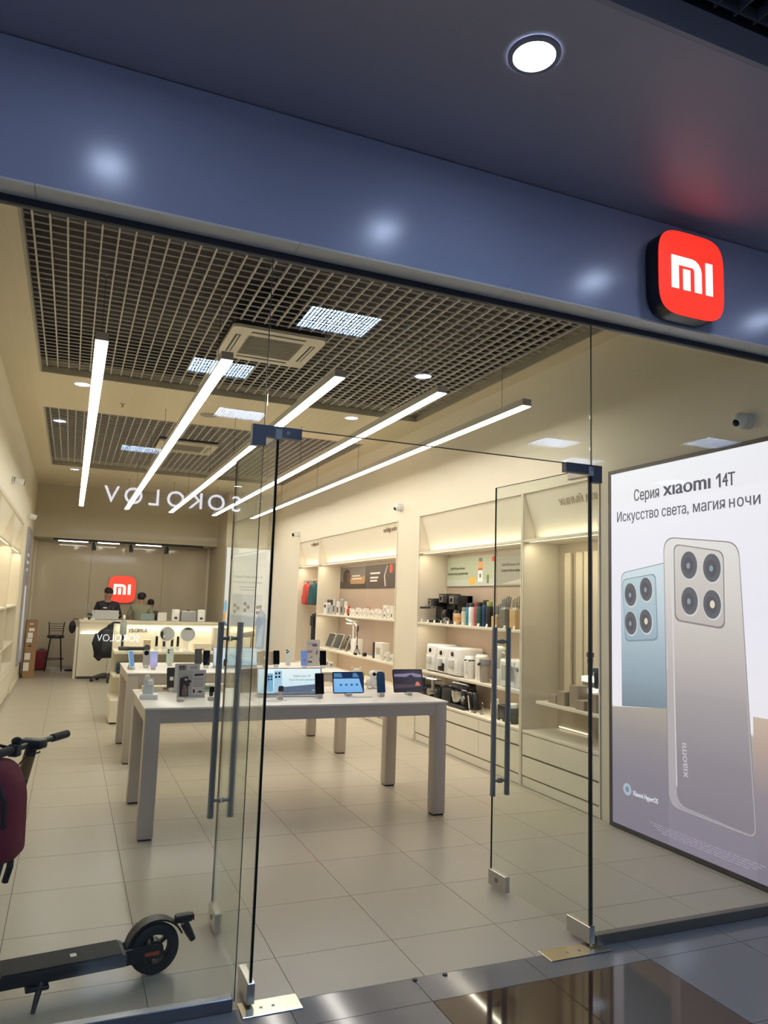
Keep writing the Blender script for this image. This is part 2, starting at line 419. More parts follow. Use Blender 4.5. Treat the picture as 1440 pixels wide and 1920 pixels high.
# ================================================================== SETTING: glass front
GL = glassmat('shopfront_glass', (0.955, 0.975, 0.96))
GLD = glassmat('door_glass', (0.945, 0.972, 0.952), 0.6)
SEAM = mat('silicone_seam', (0.05, 0.06, 0.05), 0.4)
GE = mat('glass_edge', (0.004, 0.010, 0.008), 0.15)
FRAME = mat('dark_frame', (0.055, 0.060, 0.085), 0.35, 0.6)
RAIL = mat('bronze_rail', (0.20, 0.18, 0.15), 0.35, 0.8)
def pane_win(name, x0, x1, z0, z1, edges):
    r = structe(name)
    obj('pane', MB().box((x0+0.002, -0.005, z0), (x1-0.002, 0.005, z1)), GL, r, 0)
    for x in edges: obj('edge', MB().box((x-0.0012, -0.0052, z0), (x+0.0012, 0.0052, z1)), SEAM, r, 0)
    return r
w1 = pane_win('window_1', XL+0.002, 0.33, 0.03, 3.26, (0.328,))
obj('bottom_rail', MB().rbox((XL+0.002, -0.022, 0.0), (0.318, 0.022, 0.052), 0.003, 1), mat('blue_steel_rail', (0.20, 0.21, 0.24), 0.3, 0.8), w1)
w2 = pane_win('window_2', 2.14, XR-0.002, 0.03, 3.26, (2.142,))
obj('bottom_rail', MB().rbox((2.16, -0.022, 0.0), (XR-0.002, 0.022, 0.052), 0.003, 1), RAIL, w2)
w3 = pane_win('window_3', 0.335, 2.136, 2.462, 3.26, ())
obj('edge', MB().box((0.337, -0.0052, 2.458), (2.134, 0.0052, 2.462)), GE, w3, 0)
struct('trim_2', MB().box((XL, -0.010, 3.260), (XR, 0.022, 3.2915)), FRAME)
def door(name, hx, ang, side, dark):
    r = structe(name, (hx, -0.01, 0)); r.rotation_euler = (0, 0, ang)   # leaf runs along local +Y
    obj('pane', MB().box((-0.005, 0.012, 0.035), (0.005, 0.868, 2.442)), GLD, r, 0)
    obj('edge', MB().box((-0.0055, 0.0, 0.035), (0.0055, 0.012, 2.442)), GE, r, 0)
    obj('edge', MB().box((-0.0052, 0.868, 0.035), (0.0052, 0.871, 2.442)), GE, r, 0)
    obj('edge', MB().box((-0.0052, 0.0, 2.442), (0.0052, 0.871, 2.444)), GE, r, 0)
    p = obj('pivot_patch', MB().rbox((-0.017, -0.012, 0.014), (0.017, 0.165, 0.098), 0.003, 1), STEEL, r)
    obj('spindle', MB().cyl((0, 0.03, 0.001), (0, 0.03, 0.016), 0.014, 12), GUN, p)
    p = obj('top_patch', MB().rbox((-0.017, -0.012, 2.40), (0.017, 0.165, 2.452), 0.003, 1), STEEL if dark else GUN, r)
    p = obj('lock_patch', MB().rbox((-0.017, 0.70, 0.014), (0.017, 0.875, 0.105), 0.003, 1), STEEL, r)
    obj('lock_cylinder', MB().cyl((-0.021, 0.79, 0.06), (0.021, 0.79, 0.06), 0.014, 12), GUN, p)
    for s in (-1, 1):
        h = obj('handle', MB().cyl((s*0.052, 0.79, 0.548), (s*0.052, 0.79, 1.555), 0.0165, 18), GUN, r)
        for z in (0.635, 1.468):
            obj('standoff', MB().cyl((0.006*s, 0.79, z), (s*0.052, 0.79, z), 0.009, 12).cyl((0.0055*s, 0.79, z), (0.012*s, 0.79, z), 0.015, 14), GUN, h)
    return r
door('door_1', 0.392, R(0.6), 1, False)
door('door_2', 2.128, R(4.2), -1, True)
def patch(name, x0, x1, leg, parent):
    L = [(x0, 2.368), (leg, 2.368), (leg, 2.412), (x1, 2.412), (x1, 2.462), (x0, 2.462)] if leg < (x0+x1)/2 else [(x0, 2.412), (leg, 2.412), (leg, 2.368), (x1, 2.368), (x1, 2.462), (x0, 2.462)]
    p = obj(name, MB().prism(L, -0.020, 0.020, M((0, 0, 0), (R(90), 0, 0))), mat('navy_patch', (0.09, 0.095, 0.12), 0.42, 0.4), parent)
    obj('screw', MB().cyl(((x0+x1)/2+0.05, -0.023, 2.437), ((x0+x1)/2+0.05, -0.019, 2.437), 0.008, 10), GUN, p)
patch('corner_patch', 0.272, 0.500, 0.335, w3); patch('corner_patch', 1.965, 2.200, 2.135, w3)
PLATE = mat('polished_plate', (0.62, 0.58, 0.48), 0.22, 1.0, var=0.1, scale=40)
for x0, x1, w_ in ((0.345, 0.60, w1), (1.838, 2.20, w2)):
    p = obj('floor_plate', MB().rbox((x0, -0.09, 0.0), (x1, 0.028, 0.005), 0.002, 1), PLATE, w_)
    for k in (0.35, 0.55): obj('screw', MB().cyl((x0+(x1-x0)*k, -0.035, 0.005), (x0+(x1-x0)*k, -0.035, 0.0065), 0.007, 10), GUN, p)

# fascia over the glass
FAS = mat('fascia_paint', (0.45, 0.48, 0.63), 0.22, var=0.02, scale=2, spec=0.5)
SOF = mat('mall_soffit_paint', (0.41, 0.385, 0.45), 0.40, var=0.02, scale=2)
struct('fascia', MB().box((-7, -0.127, 3.304), (10, -0.10, 3.900)), FAS)
fs = structe('fascia_soffit')
xs_ = [-1.24, -0.68, 0.42, 1.52, 2.63, 3.73, 4.8]
for a, c in zip(xs_, xs_[1:]):
    obj('soffit_panel', MB().box((a+0.0015, -0.1265, 3.292), (c-0.0015, 0.03, 3.3035)), mat('soffit_panel_paint', (0.82, 0.78, 0.70), 0.45), fs, 0)
struct('mall_soffit', MB().box((-7, -1.24, 3.906), (10, -0.05, 3.93)).box((-7, -0.095, 3.32), (10, -0.005, 3.906)).box((-7, -0.05, 3.93), (10, -0.002, 4.14)), SOF)  # topmost strip added to seal the gap against leaking world light
struct('mall_wall_left', MB().box((-7, -0.10, 0), (XL-0.02, 0.6, 3.30)), mat('mall_wall_paint', (0.4, 0.4, 0.42), 0.5))
struct('mall_wall_right', MB().box((XR+0.02, -0.10, 0), (10, 0.0, 3.30)), mat('mall_wall_paint', (0.4, 0.4, 0.42), 0.5))
struct('mall_soffit_edge', MB().box((-7, -1.262, 3.906), (10, -1.241, 4.036)), mat('soffit_edge_paint', (0.30, 0.31, 0.38), 0.4))

# ================================================================== MALL SIDE: lamps, grid ceiling, opposite shop
DOWN = mat('downlight_glow', (0.9, 0.9, 0.9), 0.5, emit=DOWN_E, ecol=DOWN_C)
PAN = mat('panel_glow', (0.9, 0.9, 0.9), 0.5, emit=PANEL_E, ecol=PANEL_C)
MBL = mat('mall_blade', (0.16, 0.16, 0.19), 0.5)
gm = structe('mall_ceiling_grid')
obj('plenum', MB().box((-8, -13.3, 4.6), (11, -1.25, 4.62)).box((-8.02, -13.3, 4.12), (-8, -1.25, 4.6)).box((11, -13.3, 4.12), (11.02, -1.25, 4.6)).box((-8, -1.25, 4.04), (11, -1.23, 4.6)).box((-9, -1.25, 4.6), (12, -0.002, 4.62)), mat('mall_plenum', (0.02, 0.02, 0.025), 0.9), gm)  # plenum sides and strip above the soffit added to shut out world light
bl = obj('blade', MB().box((-9.48, -0.004, 4.056), (9.48, 0.004, 4.106)), MBL, gm, 0); bl.location = (1.5, -1.29, 0)
for k in range(1, 115): inst(bl, gm, (1.5, -1.29-0.105*k, 0))
b2 = obj('blade', MB().box((-0.004, -6.05, 4.056), (0.004, 6.05, 4.106)), MBL, gm, 0); b2.location = (1.533, -7.32, 0)
for k in range(1, 86): inst(b2, gm, (1.533+0.105*(k-43), -7.32, 0))
def downlight(label, x, y, z):
    t = thing('downlight', label, 'lamp', (x, y, z), 0, 'round mall downlights')
    obj('rim', MB().lathe([(0.108, -0.001), (0.106, -0.010), (0.086, -0.012), (0.084, 0.0)], 32, cap=False), mat('downlight_rim', (0.30, 0.29, 0.34), 0.6), t)
    obj('diffuser', MB().lathe([(0.087, -0.003), (0.085, -0.006), (0.001, -0.007)], 32), DOWN, t)
for x, lb in ((-0.41, 'round downlight in the grey soffit left of the glowing one in view'), (1.14, 'bright round downlight in the grey soffit above the shop front'), (2.69, 'round downlight in the grey soffit near the red sign'), (-1.96, 'round downlight in the soffit far left'), (4.24, 'round downlight in the soffit far right')):
    downlight(lb, x, -0.92, 3.905)
for x, y, lb in ((2.80, -3.57, 'nearest on the red sign side'), (-0.48, -5.7, 'nearest on the scooter side'), (-0.74, -7.82, 'middle on the scooter side'), (2.76, -5.62, 'middle on the red sign side'), (2.69, -12.4, 'farthest on the red sign side'), (-0.53, -12.1, 'farthest on the scooter side')):
    downlight(f'round downlight in the mall grid ceiling across the corridor, {lb}', x, y, 4.052)
def panel_light(x, y):
    t = thing('panel_light', 'square louvred panel light in the mall grid ceiling', 'lamp', (x, y, 4.008), 0, 'mall panel lights')
    obj('tray', MB().ring([(-.31, -.25), (.31, -.25), (.31, .25), (-.31, .25)], [(-.30, -.24), (.30, -.24), (.30, .24), (-.30, .24)], 0.0, 0.04).box((-.31, -.25, .04), (.31, .25, .045)), MBL, t, 0)
    obj('diffuser', MB().box((-.30, -.24, 0.012), (.30, .24, 0.016)), PAN, t, 0)
    lv = MB()
    for k in range(1, 8): lv.box((-.30, -.24+k*.06-.008, 0.0), (.30, -.24+k*.06+.008, 0.006))
    for k in range(1, 20): lv.box((-.30+k*.03-.004, -.24, 0.0), (-.30+k*.03+.004, .24, 0.006))
    obj('louvre', lv, MBL, t, 0)
for x, y in ((1.48, -2.47), (0.82, -4.23), (1.40, -6.05), (0.45, -9.16), (-2.6, -3.4), (-2.6, -6.6), (-5.0, -2.6), (-3.2, -10), (5.75, -5.40), (6.9, -6.3), (7.57, -4.30), (-6.5, -5.5), (9.5, -7.0), (9.8, -3.5)): panel_light(x, y)

ow = struct('mall_wall_opposite', MB().box((-9, -13.6, 3.0), (12, -13.3, 4.62)).box((-9, -13.6, 0), (-0.6, -13.3, 3.0)).box((3.4, -13.6, 0), (12, -13.3, 3.0)).box((-0.6, -15, 0), (3.4, -14.8, 3.0)), mat('opposite_wall', (0.10, 0.10, 0.115), 0.4))
SGN = mat('sign_letter_glow', (0.9, 0.9, 0.9), 0.5, emit=12.0, ecol=(0.85, 0.87, 1.0))
t = thing('shop_sign', 'white glowing letters of the shop opposite, seen reflected in the glass', 'sign', (1.53, -13.25, 3.6))
for i, ch in enumerate('SOKOLOV'):
    text('letter', ch, 0.50, SGN, t, FYB(1.31-0.437*i, 0, 0.0), ext=0.02, bold=0.0)
t = thing('kiosk_counter', 'dark jewellery kiosk counter in the mall corridor with small glowing letters', 'counter', (0.5, -9.4, 0))
obj('body', MB().rbox((-0.9, -0.5, 0.08), (0.9, 0.38, 1.2), 0.01), mat('kiosk_dark', (0.05, 0.05, 0.06), 0.3), t)
obj('top', MB().rbox((-0.93, -0.53, 1.2), (0.93, 0.41, 1.23), 0.005), STEEL, t)
obj('plinth', MB().box((-0.85, -0.45, 0), (0.85, 0.33, 0.08)), BLACK, t)
SGN2 = mat('small_letter_glow', (0.9, 0.9, 0.9), 0.5, emit=12.0, ecol=(0.95, 0.97, 1.0))
text('lettering', 'SOKOLOV', 0.155, SGN2, t, FYB(-0.19, 0.385, 0.965), width=0.62, ext=0.004)

# ------------------------------------------------------------------ red sign on the fascia
RED = mat('sign_red_glow', (0.9, 0.06, 0.03), 0.4, emit=1.0, ecol=(1.0, 0.032, 0.016))
SWH = mat('sign_white_glow', (0.9, 0.9, 0.9), 0.4, emit=1.25, ecol=(1.0, 0.93, 0.96))
def mi_outline(W):
    s = W; st = 0.168*s; h = 0.63*s
    m = [(0, 0), (st, 0), (st, h-st), (0.50*s, h-st)]
    m += [(0.50*s+0.058*s*math.sin(R(a)), h-st-0.058*s*(1-math.cos(R(a)))) for a in (30, 60, 90)]
    m += [(0.558*s, 0), (0.725*s, 0), (0.725*s, h-0.24*s)]
    m += [(0.725*s-0.24*s*(1-math.cos(R(a))), h-0.24*s*(1-math.sin(R(a)))) for a in (22, 45, 68, 90)]
    m += [(0, h)]
    return m, [(0.278*s, 0), (0.278*s+st, 0), (0.278*s+st, 0.40*s), (0.278*s, 0.40*s)], [(0.832*s, 0), (s, 0), (s, h), (0.832*s, h)]
def mi_sign(name, label, loc, W, depth, red, white, stand=0.0):
    t = thing(name, label, 'sign', loc)
    F = M((0, 0, 0), (R(90), 0, 0))
    obj('side', MB().prism(squircle(W, W*1.03), stand, stand+depth, F), mat('sign_black', (0.006, 0.007, 0.014), 0.3), t)
    obj('face', MB().prism(squircle(W*0.992, W*1.022), stand+depth+0.0005, stand+depth+0.006, F), red, t)
    if stand: obj('spacer', MB().cyl((0, 0, 0), (0, -stand, 0), 0.04), BLACK, t)
    L = W*0.625; z = stand+depth+0.0065
    for p in mi_outline(L): obj('letter', MB().prism([(x-L/2, y-L*0.315) for x, y in p], z, z+0.003, F), white, t, 0)
    return t
mi_sign('red_logo_sign', 'red glowing rounded square logo sign with black sides on the fascia', (2.648, -0.128, 3.555), 0.478, 0.095, RED, SWH, 0.012)
mi_sign('red_logo_sign', 'red glowing rounded square logo sign on the back wall above the counter', (0.665, YB-0.023, 1.80), 0.60, 0.05, mat('back_sign_red', (0.9, 0.1, 0.07), 0.4, emit=0.95, ecol=(1.0, 0.045, 0.022)), mat('back_sign_white', (0.9, 0.9, 0.9), 0.4, emit=1.0, ecol=(1.0, 0.88, 0.80)), 0.01)

# ------------------------------------------------------------------ big advertising lightbox on the right wall
# print coordinates: u runs from the far edge towards the camera, v is height
PX = 3.645
t = thing('advertising_lightbox', 'tall backlit advertising lightbox showing two phones on the right wall', 'lightbox', (PX, 1.685, 0))
def pu(pts): return [(1.685-y, z) for y, z in pts]
FP = M((0, 0, 0), (R(90), 0, R(-90)))     # x -> -Y, y -> Z, z -> -X
fr = MB(); fr.ring([(0, 0.006), (1.64, 0.006), (1.64, 2.83), (0, 2.83)], [(0.028, 0.036), (1.612, 0.036), (1.612, 2.80), (0.028, 2.80)], -0.034, 0.004, FP)
obj('frame', fr, mat('dark_bronze', (0.10, 0.09, 0.08), 0.4, 0.6), t)
PAPERG = gradmat('poster_sky', [(0.0, '#847b8b'), (0.08, '#867d8d'), (0.20, '#948b98'), (0.315, '#b3a89c'), (0.325, '#eee6ee'), (0.6, '#eae4f0'), (0.85, '#eee9f2'), (1.0, '#f1eef5')], 'Z', 0.03, 2.82, 1.12)
obj('print', MB().box((0, 0, 0), (0, 0, 0)).prism([(0.028, 0.036), (1.612, 0.036), (1.612, 2.80), (0.028, 2.80)], -0.030, -0.004, FP), PAPERG, t, 0)
lay = [0]
def art(name, pts, m, parent=t, n=1):
    lay[0] += 1; z = -0.004+0.00025*lay[0]
    return obj(name, MB().prism(pts, z, z+0.00025, FP), m, parent, 0)
INKE = mat('poster_ink', (0.02, 0.02, 0.02), 0.5, emit=1.0, ecol='#55525c')
text('headline', 'Серия', 0.125, INKE, t, FP @ M((0.300, 2.548, 0.001)), width=0.275, ext=0.0006, align='LEFT', bold=0.001)
text('headline', 'xıaomı', 0.160, INKE, t, FP @ M((0.622, 2.552, 0.001)), width=0.455, ext=0.0006, align='LEFT', bold=0.003)
obj('headline', MB().prism([(1.150, 2.548), (1.166, 2.548), (1.166, 2.645), (1.153, 2.645), (1.126, 2.622), (1.126, 2.605), (1.150, 2.622)], 0.0004, 0.0016, FP), INKE, t, 0)
text('headline', '4T', 0.135, INKE, t, FP @ M((1.178, 2.548, 0.001)), width=0.108, ext=0.0006, align='LEFT', bold=0.002)
text('headline', 'Искусство света,', 0.115, INKE, t, FP @ M((0.098, 2.397, 0.001)), width=0.765, ext=0.0006, align='LEFT', bold=0.0006)
text('headline', 'магия', 0.115, INKE, t, FP @ M((0.905, 2.397, 0.001)), width=0.285, ext=0.0006, align='LEFT', bold=0.0006)
for x0, x1, z0, z1 in ((1.232, 1.2425, 0, 0.061), (1.269, 1.2795, 0, 0.061), (1.2425, 1.269, 0.026, 0.0355)): obj('headline', MB().box((x0, 2.397+z0, 0.0004), (x1, 2.397+z1, 0.0016), FP), INKE, t, 0)
text('headline', 'оч', 0.1152, INKE, t, FP @ M((1.293, 2.397, 0.001)), width=0.112, ext=0.0006, align='LEFT', bold=0.0006)
text('headline', 'и', 0.1151, INKE, t, FP @ M((1.418, 2.397, 0.001)), width=0.055, ext=0.0006, align='LEFT', bold=0.0006)
# lower sand-coloured ground of the picture
art('picture_ground', pu([(1.657, 0.92), (1.057, 0.985), (1.057, 0.04), (1.657, 0.04)]), gradmat('poster_ground', [(0.0, '#857c8c'), (0.4, '#8b8290'), (0.75, '#9b9294'), (1.0, '#b4a79a')], 'Z', 0.1, 0.97))
art('picture_ground', pu([(0.31, 1.04), (0.075, 1.04), (0.075, 0.04), (0.31, 0.04)]), gradmat('poster_ground_right', [(0.0, '#857c8c'), (0.5, '#9a8d96'), (0.8, '#c0a69a'), (1.0, '#d3bba8')], 'Z', 0.1, 1.04))
BLU = gradmat('poster_blue_phone', [(0.0, '#76848f'), (0.35, '#9cabb8'), (0.7, '#bfccd7'), (1.0, '#d3dee5')], 'Z', 0.94, 2.0, 1.08)
art('picture_phone_rim', rpoly(pu([(1.541, 1.985), (1.05, 2.052), (1.05, 0.985), (1.541, 0.937)]), [0.06, 0, 0, 0]), mat('poster_rim_b', (0.02, 0.02, 0.02), 0.5, emit=1.0, ecol='#8fa0ad'))
art('picture_phone', rpoly(pu([(1.534, 1.979), (1.05, 2.045), (1.05, 0.985), (1.536, 0.941)]), [0.06, 0, 0, 0]), BLU)
art('camera_island_rim', rpoly(pu([(1.530, 1.930), (1.155, 1.972), (1.137, 1.470), (1.497, 1.440)]), 0.05), mat('poster_rim_c', (0.02, 0.02, 0.02), 0.5, emit=1.0, ecol='#7f93a2'))
art('camera_island', rpoly(pu([(1.524, 1.925), (1.163, 1.964), (1.146, 1.483), (1.490, 1.452)]), 0.05), gradmat('poster_blue_island', [(0.0, '#9db0c0'), (1.0, '#c3d6dd')], 'Z', 1.45, 1.97))
def lens(u, v, rx, ry, tilt, flash=False):
    art('lens_rim', ell(u+0.004, v-0.004, rx*1.10, ry*1.09, 28, tilt), mat('poster_lens_rim', (0.02, 0.02, 0.02), 0.5, emit=1.0, ecol='#d6d8dc'))
    art('lens_glass', ell(u, v, rx, ry, 28, tilt), mat('poster_lens_flat', (0.02, 0.02, 0.02), 0.5, emit=1.0, ecol='#5f5b62'))
    art('lens_glass', ell(u-0.006, v-0.004, rx*0.62, ry*0.62, 24, tilt), mat('poster_lens_mid', (0.02, 0.02, 0.02), 0.5, emit=1.0, ecol='#514d55'))
    if flash: art('lens_flash', ell(u+0.004, v, rx*0.28, ry*0.28, 18), mat('poster_flash', (0.02, 0.02, 0.02), 0.5, emit=1.0, ecol='#e8dcc4'))
    else: art('lens_glint', ell(u-0.005, v-0.004, rx*0.22, ry*0.22, 16), mat('poster_glint', (0.02, 0.02, 0.02), 0.5, emit=1.0, ecol='#8fa0ab'))
for y, z, fl in ((1.432, 1.811, 0), (1.258, 1.852, 0), (1.429, 1.589, 0), (1.262, 1.609, 1)): lens(1.685-y, z, 0.066, 0.090, 0.12, fl)
RIMT = mat('poster_rim_t', (0.02, 0.02, 0.02), 0.5, emit=1.0, ecol='#cfc6c4')
art('picture_phone_shade', rpoly(pu([(1.066, 2.244), (0.382, 2.160), (0.297, 0.286), (1.05, 0.305)]), [0.12, 0.10, 0.07, 0.10], 10), mat('poster_shade_t', (0.02, 0.02, 0.02), 0.5, emit=1.0, ecol='#8c8184'))
art('picture_phone_rim', rpoly(pu([(1.060, 2.236), (0.387, 2.153), (0.303, 0.293), (1.044, 0.310)]), [0.12, 0.10, 0.07, 0.10], 10), gradmat('poster_rim_grad', [(0.0, '#a79fa8'), (0.5, '#b9aeae'), (1.0, '#e6dedd')], 'Z', 0.29, 2.24, 1.1))
art('picture_phone', rpoly(pu([(0.990, 2.218), (0.400, 2.138), (0.312, 0.303), (0.965, 0.340)]), [0.10, 0.09, 0.06, 0.09], 10), gradmat('poster_titan', [(0.0, '#857b87'), (0.2, '#8f858e'), (0.42, '#a89da0'), (0.6, '#c3b8b4'), (0.8, '#d8d0cb'), (1.0, '#e4dedc')], 'Z', 0.29, 2.22, 1.1))
art('picture_highlight', pu([(0.994, 2.13), (0.984, 2.13), (0.962, 0.46), (0.970, 0.46)]), mat('poster_hl', (0.02, 0.02, 0.02), 0.5, emit=1.0, ecol='#e6dedd'))
art('picture_highlight', rpoly(pu([(0.975, 0.36), (0.94, 0.318), (0.34, 0.300), (0.34, 0.308), (0.93, 0.330)]), 0.01), mat('poster_hl2', (0.02, 0.02, 0.02), 0.5, emit=1.0, ecol='#a69da6'))
art('picture_button', pu([(1.047, 1.42), (1.038, 1.42), (1.038, 1.27), (1.047, 1.27)]), mat('poster_button', (0.02, 0.02, 0.02), 0.5, emit=1.0, ecol='#d8cfce'))
art('camera_island_rim', rpoly(pu([(0.962, 2.185), (0.505, 2.107), (0.508, 1.578), (0.962, 1.622)]), 0.06), mat('poster_rim_u', (0.02, 0.02, 0.02), 0.5, emit=1.0, ecol='#8e8486'))
art('camera_island', rpoly(pu([(0.954, 2.176), (0.513, 2.100), (0.517, 1.592), (0.950, 1.634)]), 0.06), gradmat('poster_titan_island', [(0.0, '#c6bab4'), (1.0, '#dfd6d2')], 'Z', 1.6, 2.17))
for y, z, fl in ((0.817, 2.022, 0), (0.609, 1.996, 0), (0.815, 1.768, 0), (0.612, 1.746, 1)): lens(1.685-y, z, 0.077, 0.098, 0.06, fl)
text('print_wordmark', 'xıaomı', 0.085, mat('poster_pale', (0.02, 0.02, 0.02), 0.5, emit=1.0, ecol='#c9c2c8'), t, FP @ M((0.835, 0.540, 0.0125), (0, 0, R(93))), width=0.235, ext=0.0004, align='LEFT', bold=0.001)
art('print_emblem', ell(0.211, 0.322, 0.045, 0.045), mat('poster_emblem', (0.02, 0.02, 0.02), 0.5, emit=1.0, ecol='#a9bfd0'))
art('print_emblem', ell(0.211, 0.322, 0.022, 0.022), mat('poster_emblem_in', (0.02, 0.02, 0.02), 0.5, emit=1.0, ecol='#8d8797'))
text('print_emblem_text', 'Xiaomi HyperOS', 0.050, mat('poster_white', (0.02, 0.02, 0.02), 0.5, emit=1.0, ecol='#ecebf2'), t, FP @ M((0.265, 0.292, 0.0012)), width=0.265, ext=0.0004, align='LEFT', bold=0.001)
sp = MB()
for k in range(4):
    x = 0.44+0.04*k
    while x < 1.45-0.05*k:
        L = random.uniform(0.02, 0.07); sp.box((x, 0.142-0.016*k, 0.0004), (x+L, 0.148-0.016*k, 0.0007), FP); x += L+0.012
obj('small_print', sp, mat('poster_small', (0.02, 0.02, 0.02), 0.5, emit=1.0, ecol='#a59db0'), t, 0)

# ------------------------------------------------------------------ other lightboxes
t = thing('advertising_lightbox', 'tall purple and white poster lightbox on the left wall', 'lightbox', (XL+0.002, 11.85, 0.34))
FL = M((0, 0, 0), (R(90), 0, R(90)))
obj('frame', MB().ring([(0, 0), (1.05, 0), (1.05, 2.53), (0, 2.53)], [(0.02, 0.02), (1.03, 0.02), (1.03, 2.51), (0.02, 2.51)], 0.0, 0.035, FL), mat('alu_frame', (0.45, 0.43, 0.40), 0.4, 0.7), t)
obj('print', MB().prism([(0.02, 0.02), (1.03, 0.02), (1.03, 2.51), (0.02, 2.51)], 0.0, 0.028, FL), gradmat('left_poster', [(0.0, '#9a92a2'), (0.3, '#c9c3cc'), (0.45, '#8a8090'), (1.0, '#7b7180')], 'Z', 0, 2.5, 0.55), t, 0)
obj('picture_phone', MB().prism(rrect(0.5, 1.2, 0.06, cx=0.52, cy=0.85), 0.0285, 0.029, FL), gradmat('left_phone', [(0, '#b9b4bd'), (1, '#efeaf0')], 'Z', 0.2, 1.5, 0.7), t, 0)
for z, wd in ((2.0, 0.6), (1.86, 0.75), (1.72, 0.5)):
    obj('headline', MB().prism([(0.52-wd/2, z), (0.52+wd/2, z), (0.52+wd/2, z+0.06), (0.52-wd/2, z+0.06)], 0.0285, 0.029, FL), mat('left_ink', (0.02, 0.02, 0.02), emit=0.7, ecol='#d9d3dd'), t, 0)
t = thing('advertising_lightbox', 'white backlit phone poster on the back wall behind the left door handle', 'lightbox', (3.14, 12.998, 0.55))
FB_ = M((0, 0, 0), (R(90), 0, 0))
obj('frame', MB().ring([(-.51, 0), (.51, 0), (.51, 2.24), (-.51, 2.24)], [(-.495, .015), (.495, .015), (.495, 2.225), (-.495, 2.225)], 0, 0.04, FB_), mat('alu_frame', (0.45, 0.43, 0.40), 0.4, 0.7), t)
obj('print', MB().prism([(-.495, .015), (.495, .015), (.495, 2.225), (-.495, 2.225)], 0, 0.034, FB_), gradmat('back_poster', [(0.0, '#d9d2c6'), (0.5, '#efe7da'), (1.0, '#f8f1e3')], 'Z', 0, 2.24, 0.95), t, 0)
def bart(name, pts, col, k, e=0.9): return obj(name, MB().prism(pts, 0.034+0.0003*k, 0.0343+0.0003*k, FB_), mat('back_art_'+col, (0.02, 0.02, 0.02), emit=e, ecol='#'+col), t, 0)
bart('swirl', ell(-.46, .95, .035, .14), '8fc3d8', 1); bart('swirl', ell(-.47, .72, .025, .12), 'efab62', 2); bart('swirl', ell(-.45, .55, .045, .10, tilt=.4), '5c7fa8', 3)
for cx, c in ((-.20, 'cfcac6'), (.02, 'dcd8d6'), (.22, 'e3dfdc')): bart('picture_phone', rrect(.24, .95, .03, cx=cx, cy=.55+.2), c, 4+int(cx*10+3))
bart('swirl', rpoly([(.17, .05), (.42, .05), (.44, .78), (.30, .95), (.20, .6)], .05), '9fb0c4', 11); bart('swirl', rpoly([(.24, .1), (.36, .1), (.40, .6), (.30, .5)], .04), 'c3cddb', 12)
for i, (x, z) in enumerate(((-.26, .98), (-.26, .85), (-.19, .92), (-.04, 1.02), (-.04, .88), (.03, .95), (.24, .95), (.24, .83), (.30, .96))): bart('picture_lens', ell(x, z, .035, .042), '7d7876', 13)
text('headline', 'Серия Redmi Note 13', 0.075, mat('back_ink', (0.02, 0.02, 0.02), emit=1, ecol='#6a6560'), t, FY(0.0, -0.0345, 1.58), width=0.62, ext=0.0005)
text('headline', 'Погружайтесь в моменты', 0.055, mat('back_ink', (0.02, 0.02, 0.02)), t, FY(0.0, -0.0345, 1.47), width=0.62, ext=0.0005)
for z, wd in ((1.37, .38), (1.31, .30)): bart('small_print', [(-wd/2, z), (wd/2, z), (wd/2, z+.018), (-wd/2, z+.018)], 'b3ada5', 2)

# ------------------------------------------------------------------ black track with spots under the bulkhead
t = thing('track_light', 'black ceiling track with three spot heads above the sales counter', 'lamp', (0.75, 14.25, 2.85))
obj('rail', MB().box((-1.6, -0.025, -0.045), (1.58, 0.025, -0.001)), BLACK, t)
for x in (-0.78, 0.0, 0.76):
    h = obj('spot_head', MB().cyl((x, 0, -0.045), (x, 0, -0.07), 0.012, 8).cyl((x, 0, -0.07), (x+0.01, -0.03, -0.22), 0.048, 16), BLACK, t)
    obj('lens', MB().cyl((x+0.0105, -0.0315, -0.222), (x+0.011, -0.032, -0.2245), 0.040, 16), mat('spot_lens', (0.3, 0.3, 0.32), 0.1), h)
for x0, x1 in ((-1.5, -0.9), (-0.25, -0.7), (0.1, 0.65)):
    obj('linear_head', MB().box((min(x0, x1), -0.018, -0.062), (max(x0, x1), 0.018, -0.046)), mat('linear_glow', (0.9, 0.9, 0.9), emit=12.0, ecol=(1, 0.93, 0.82)), t)

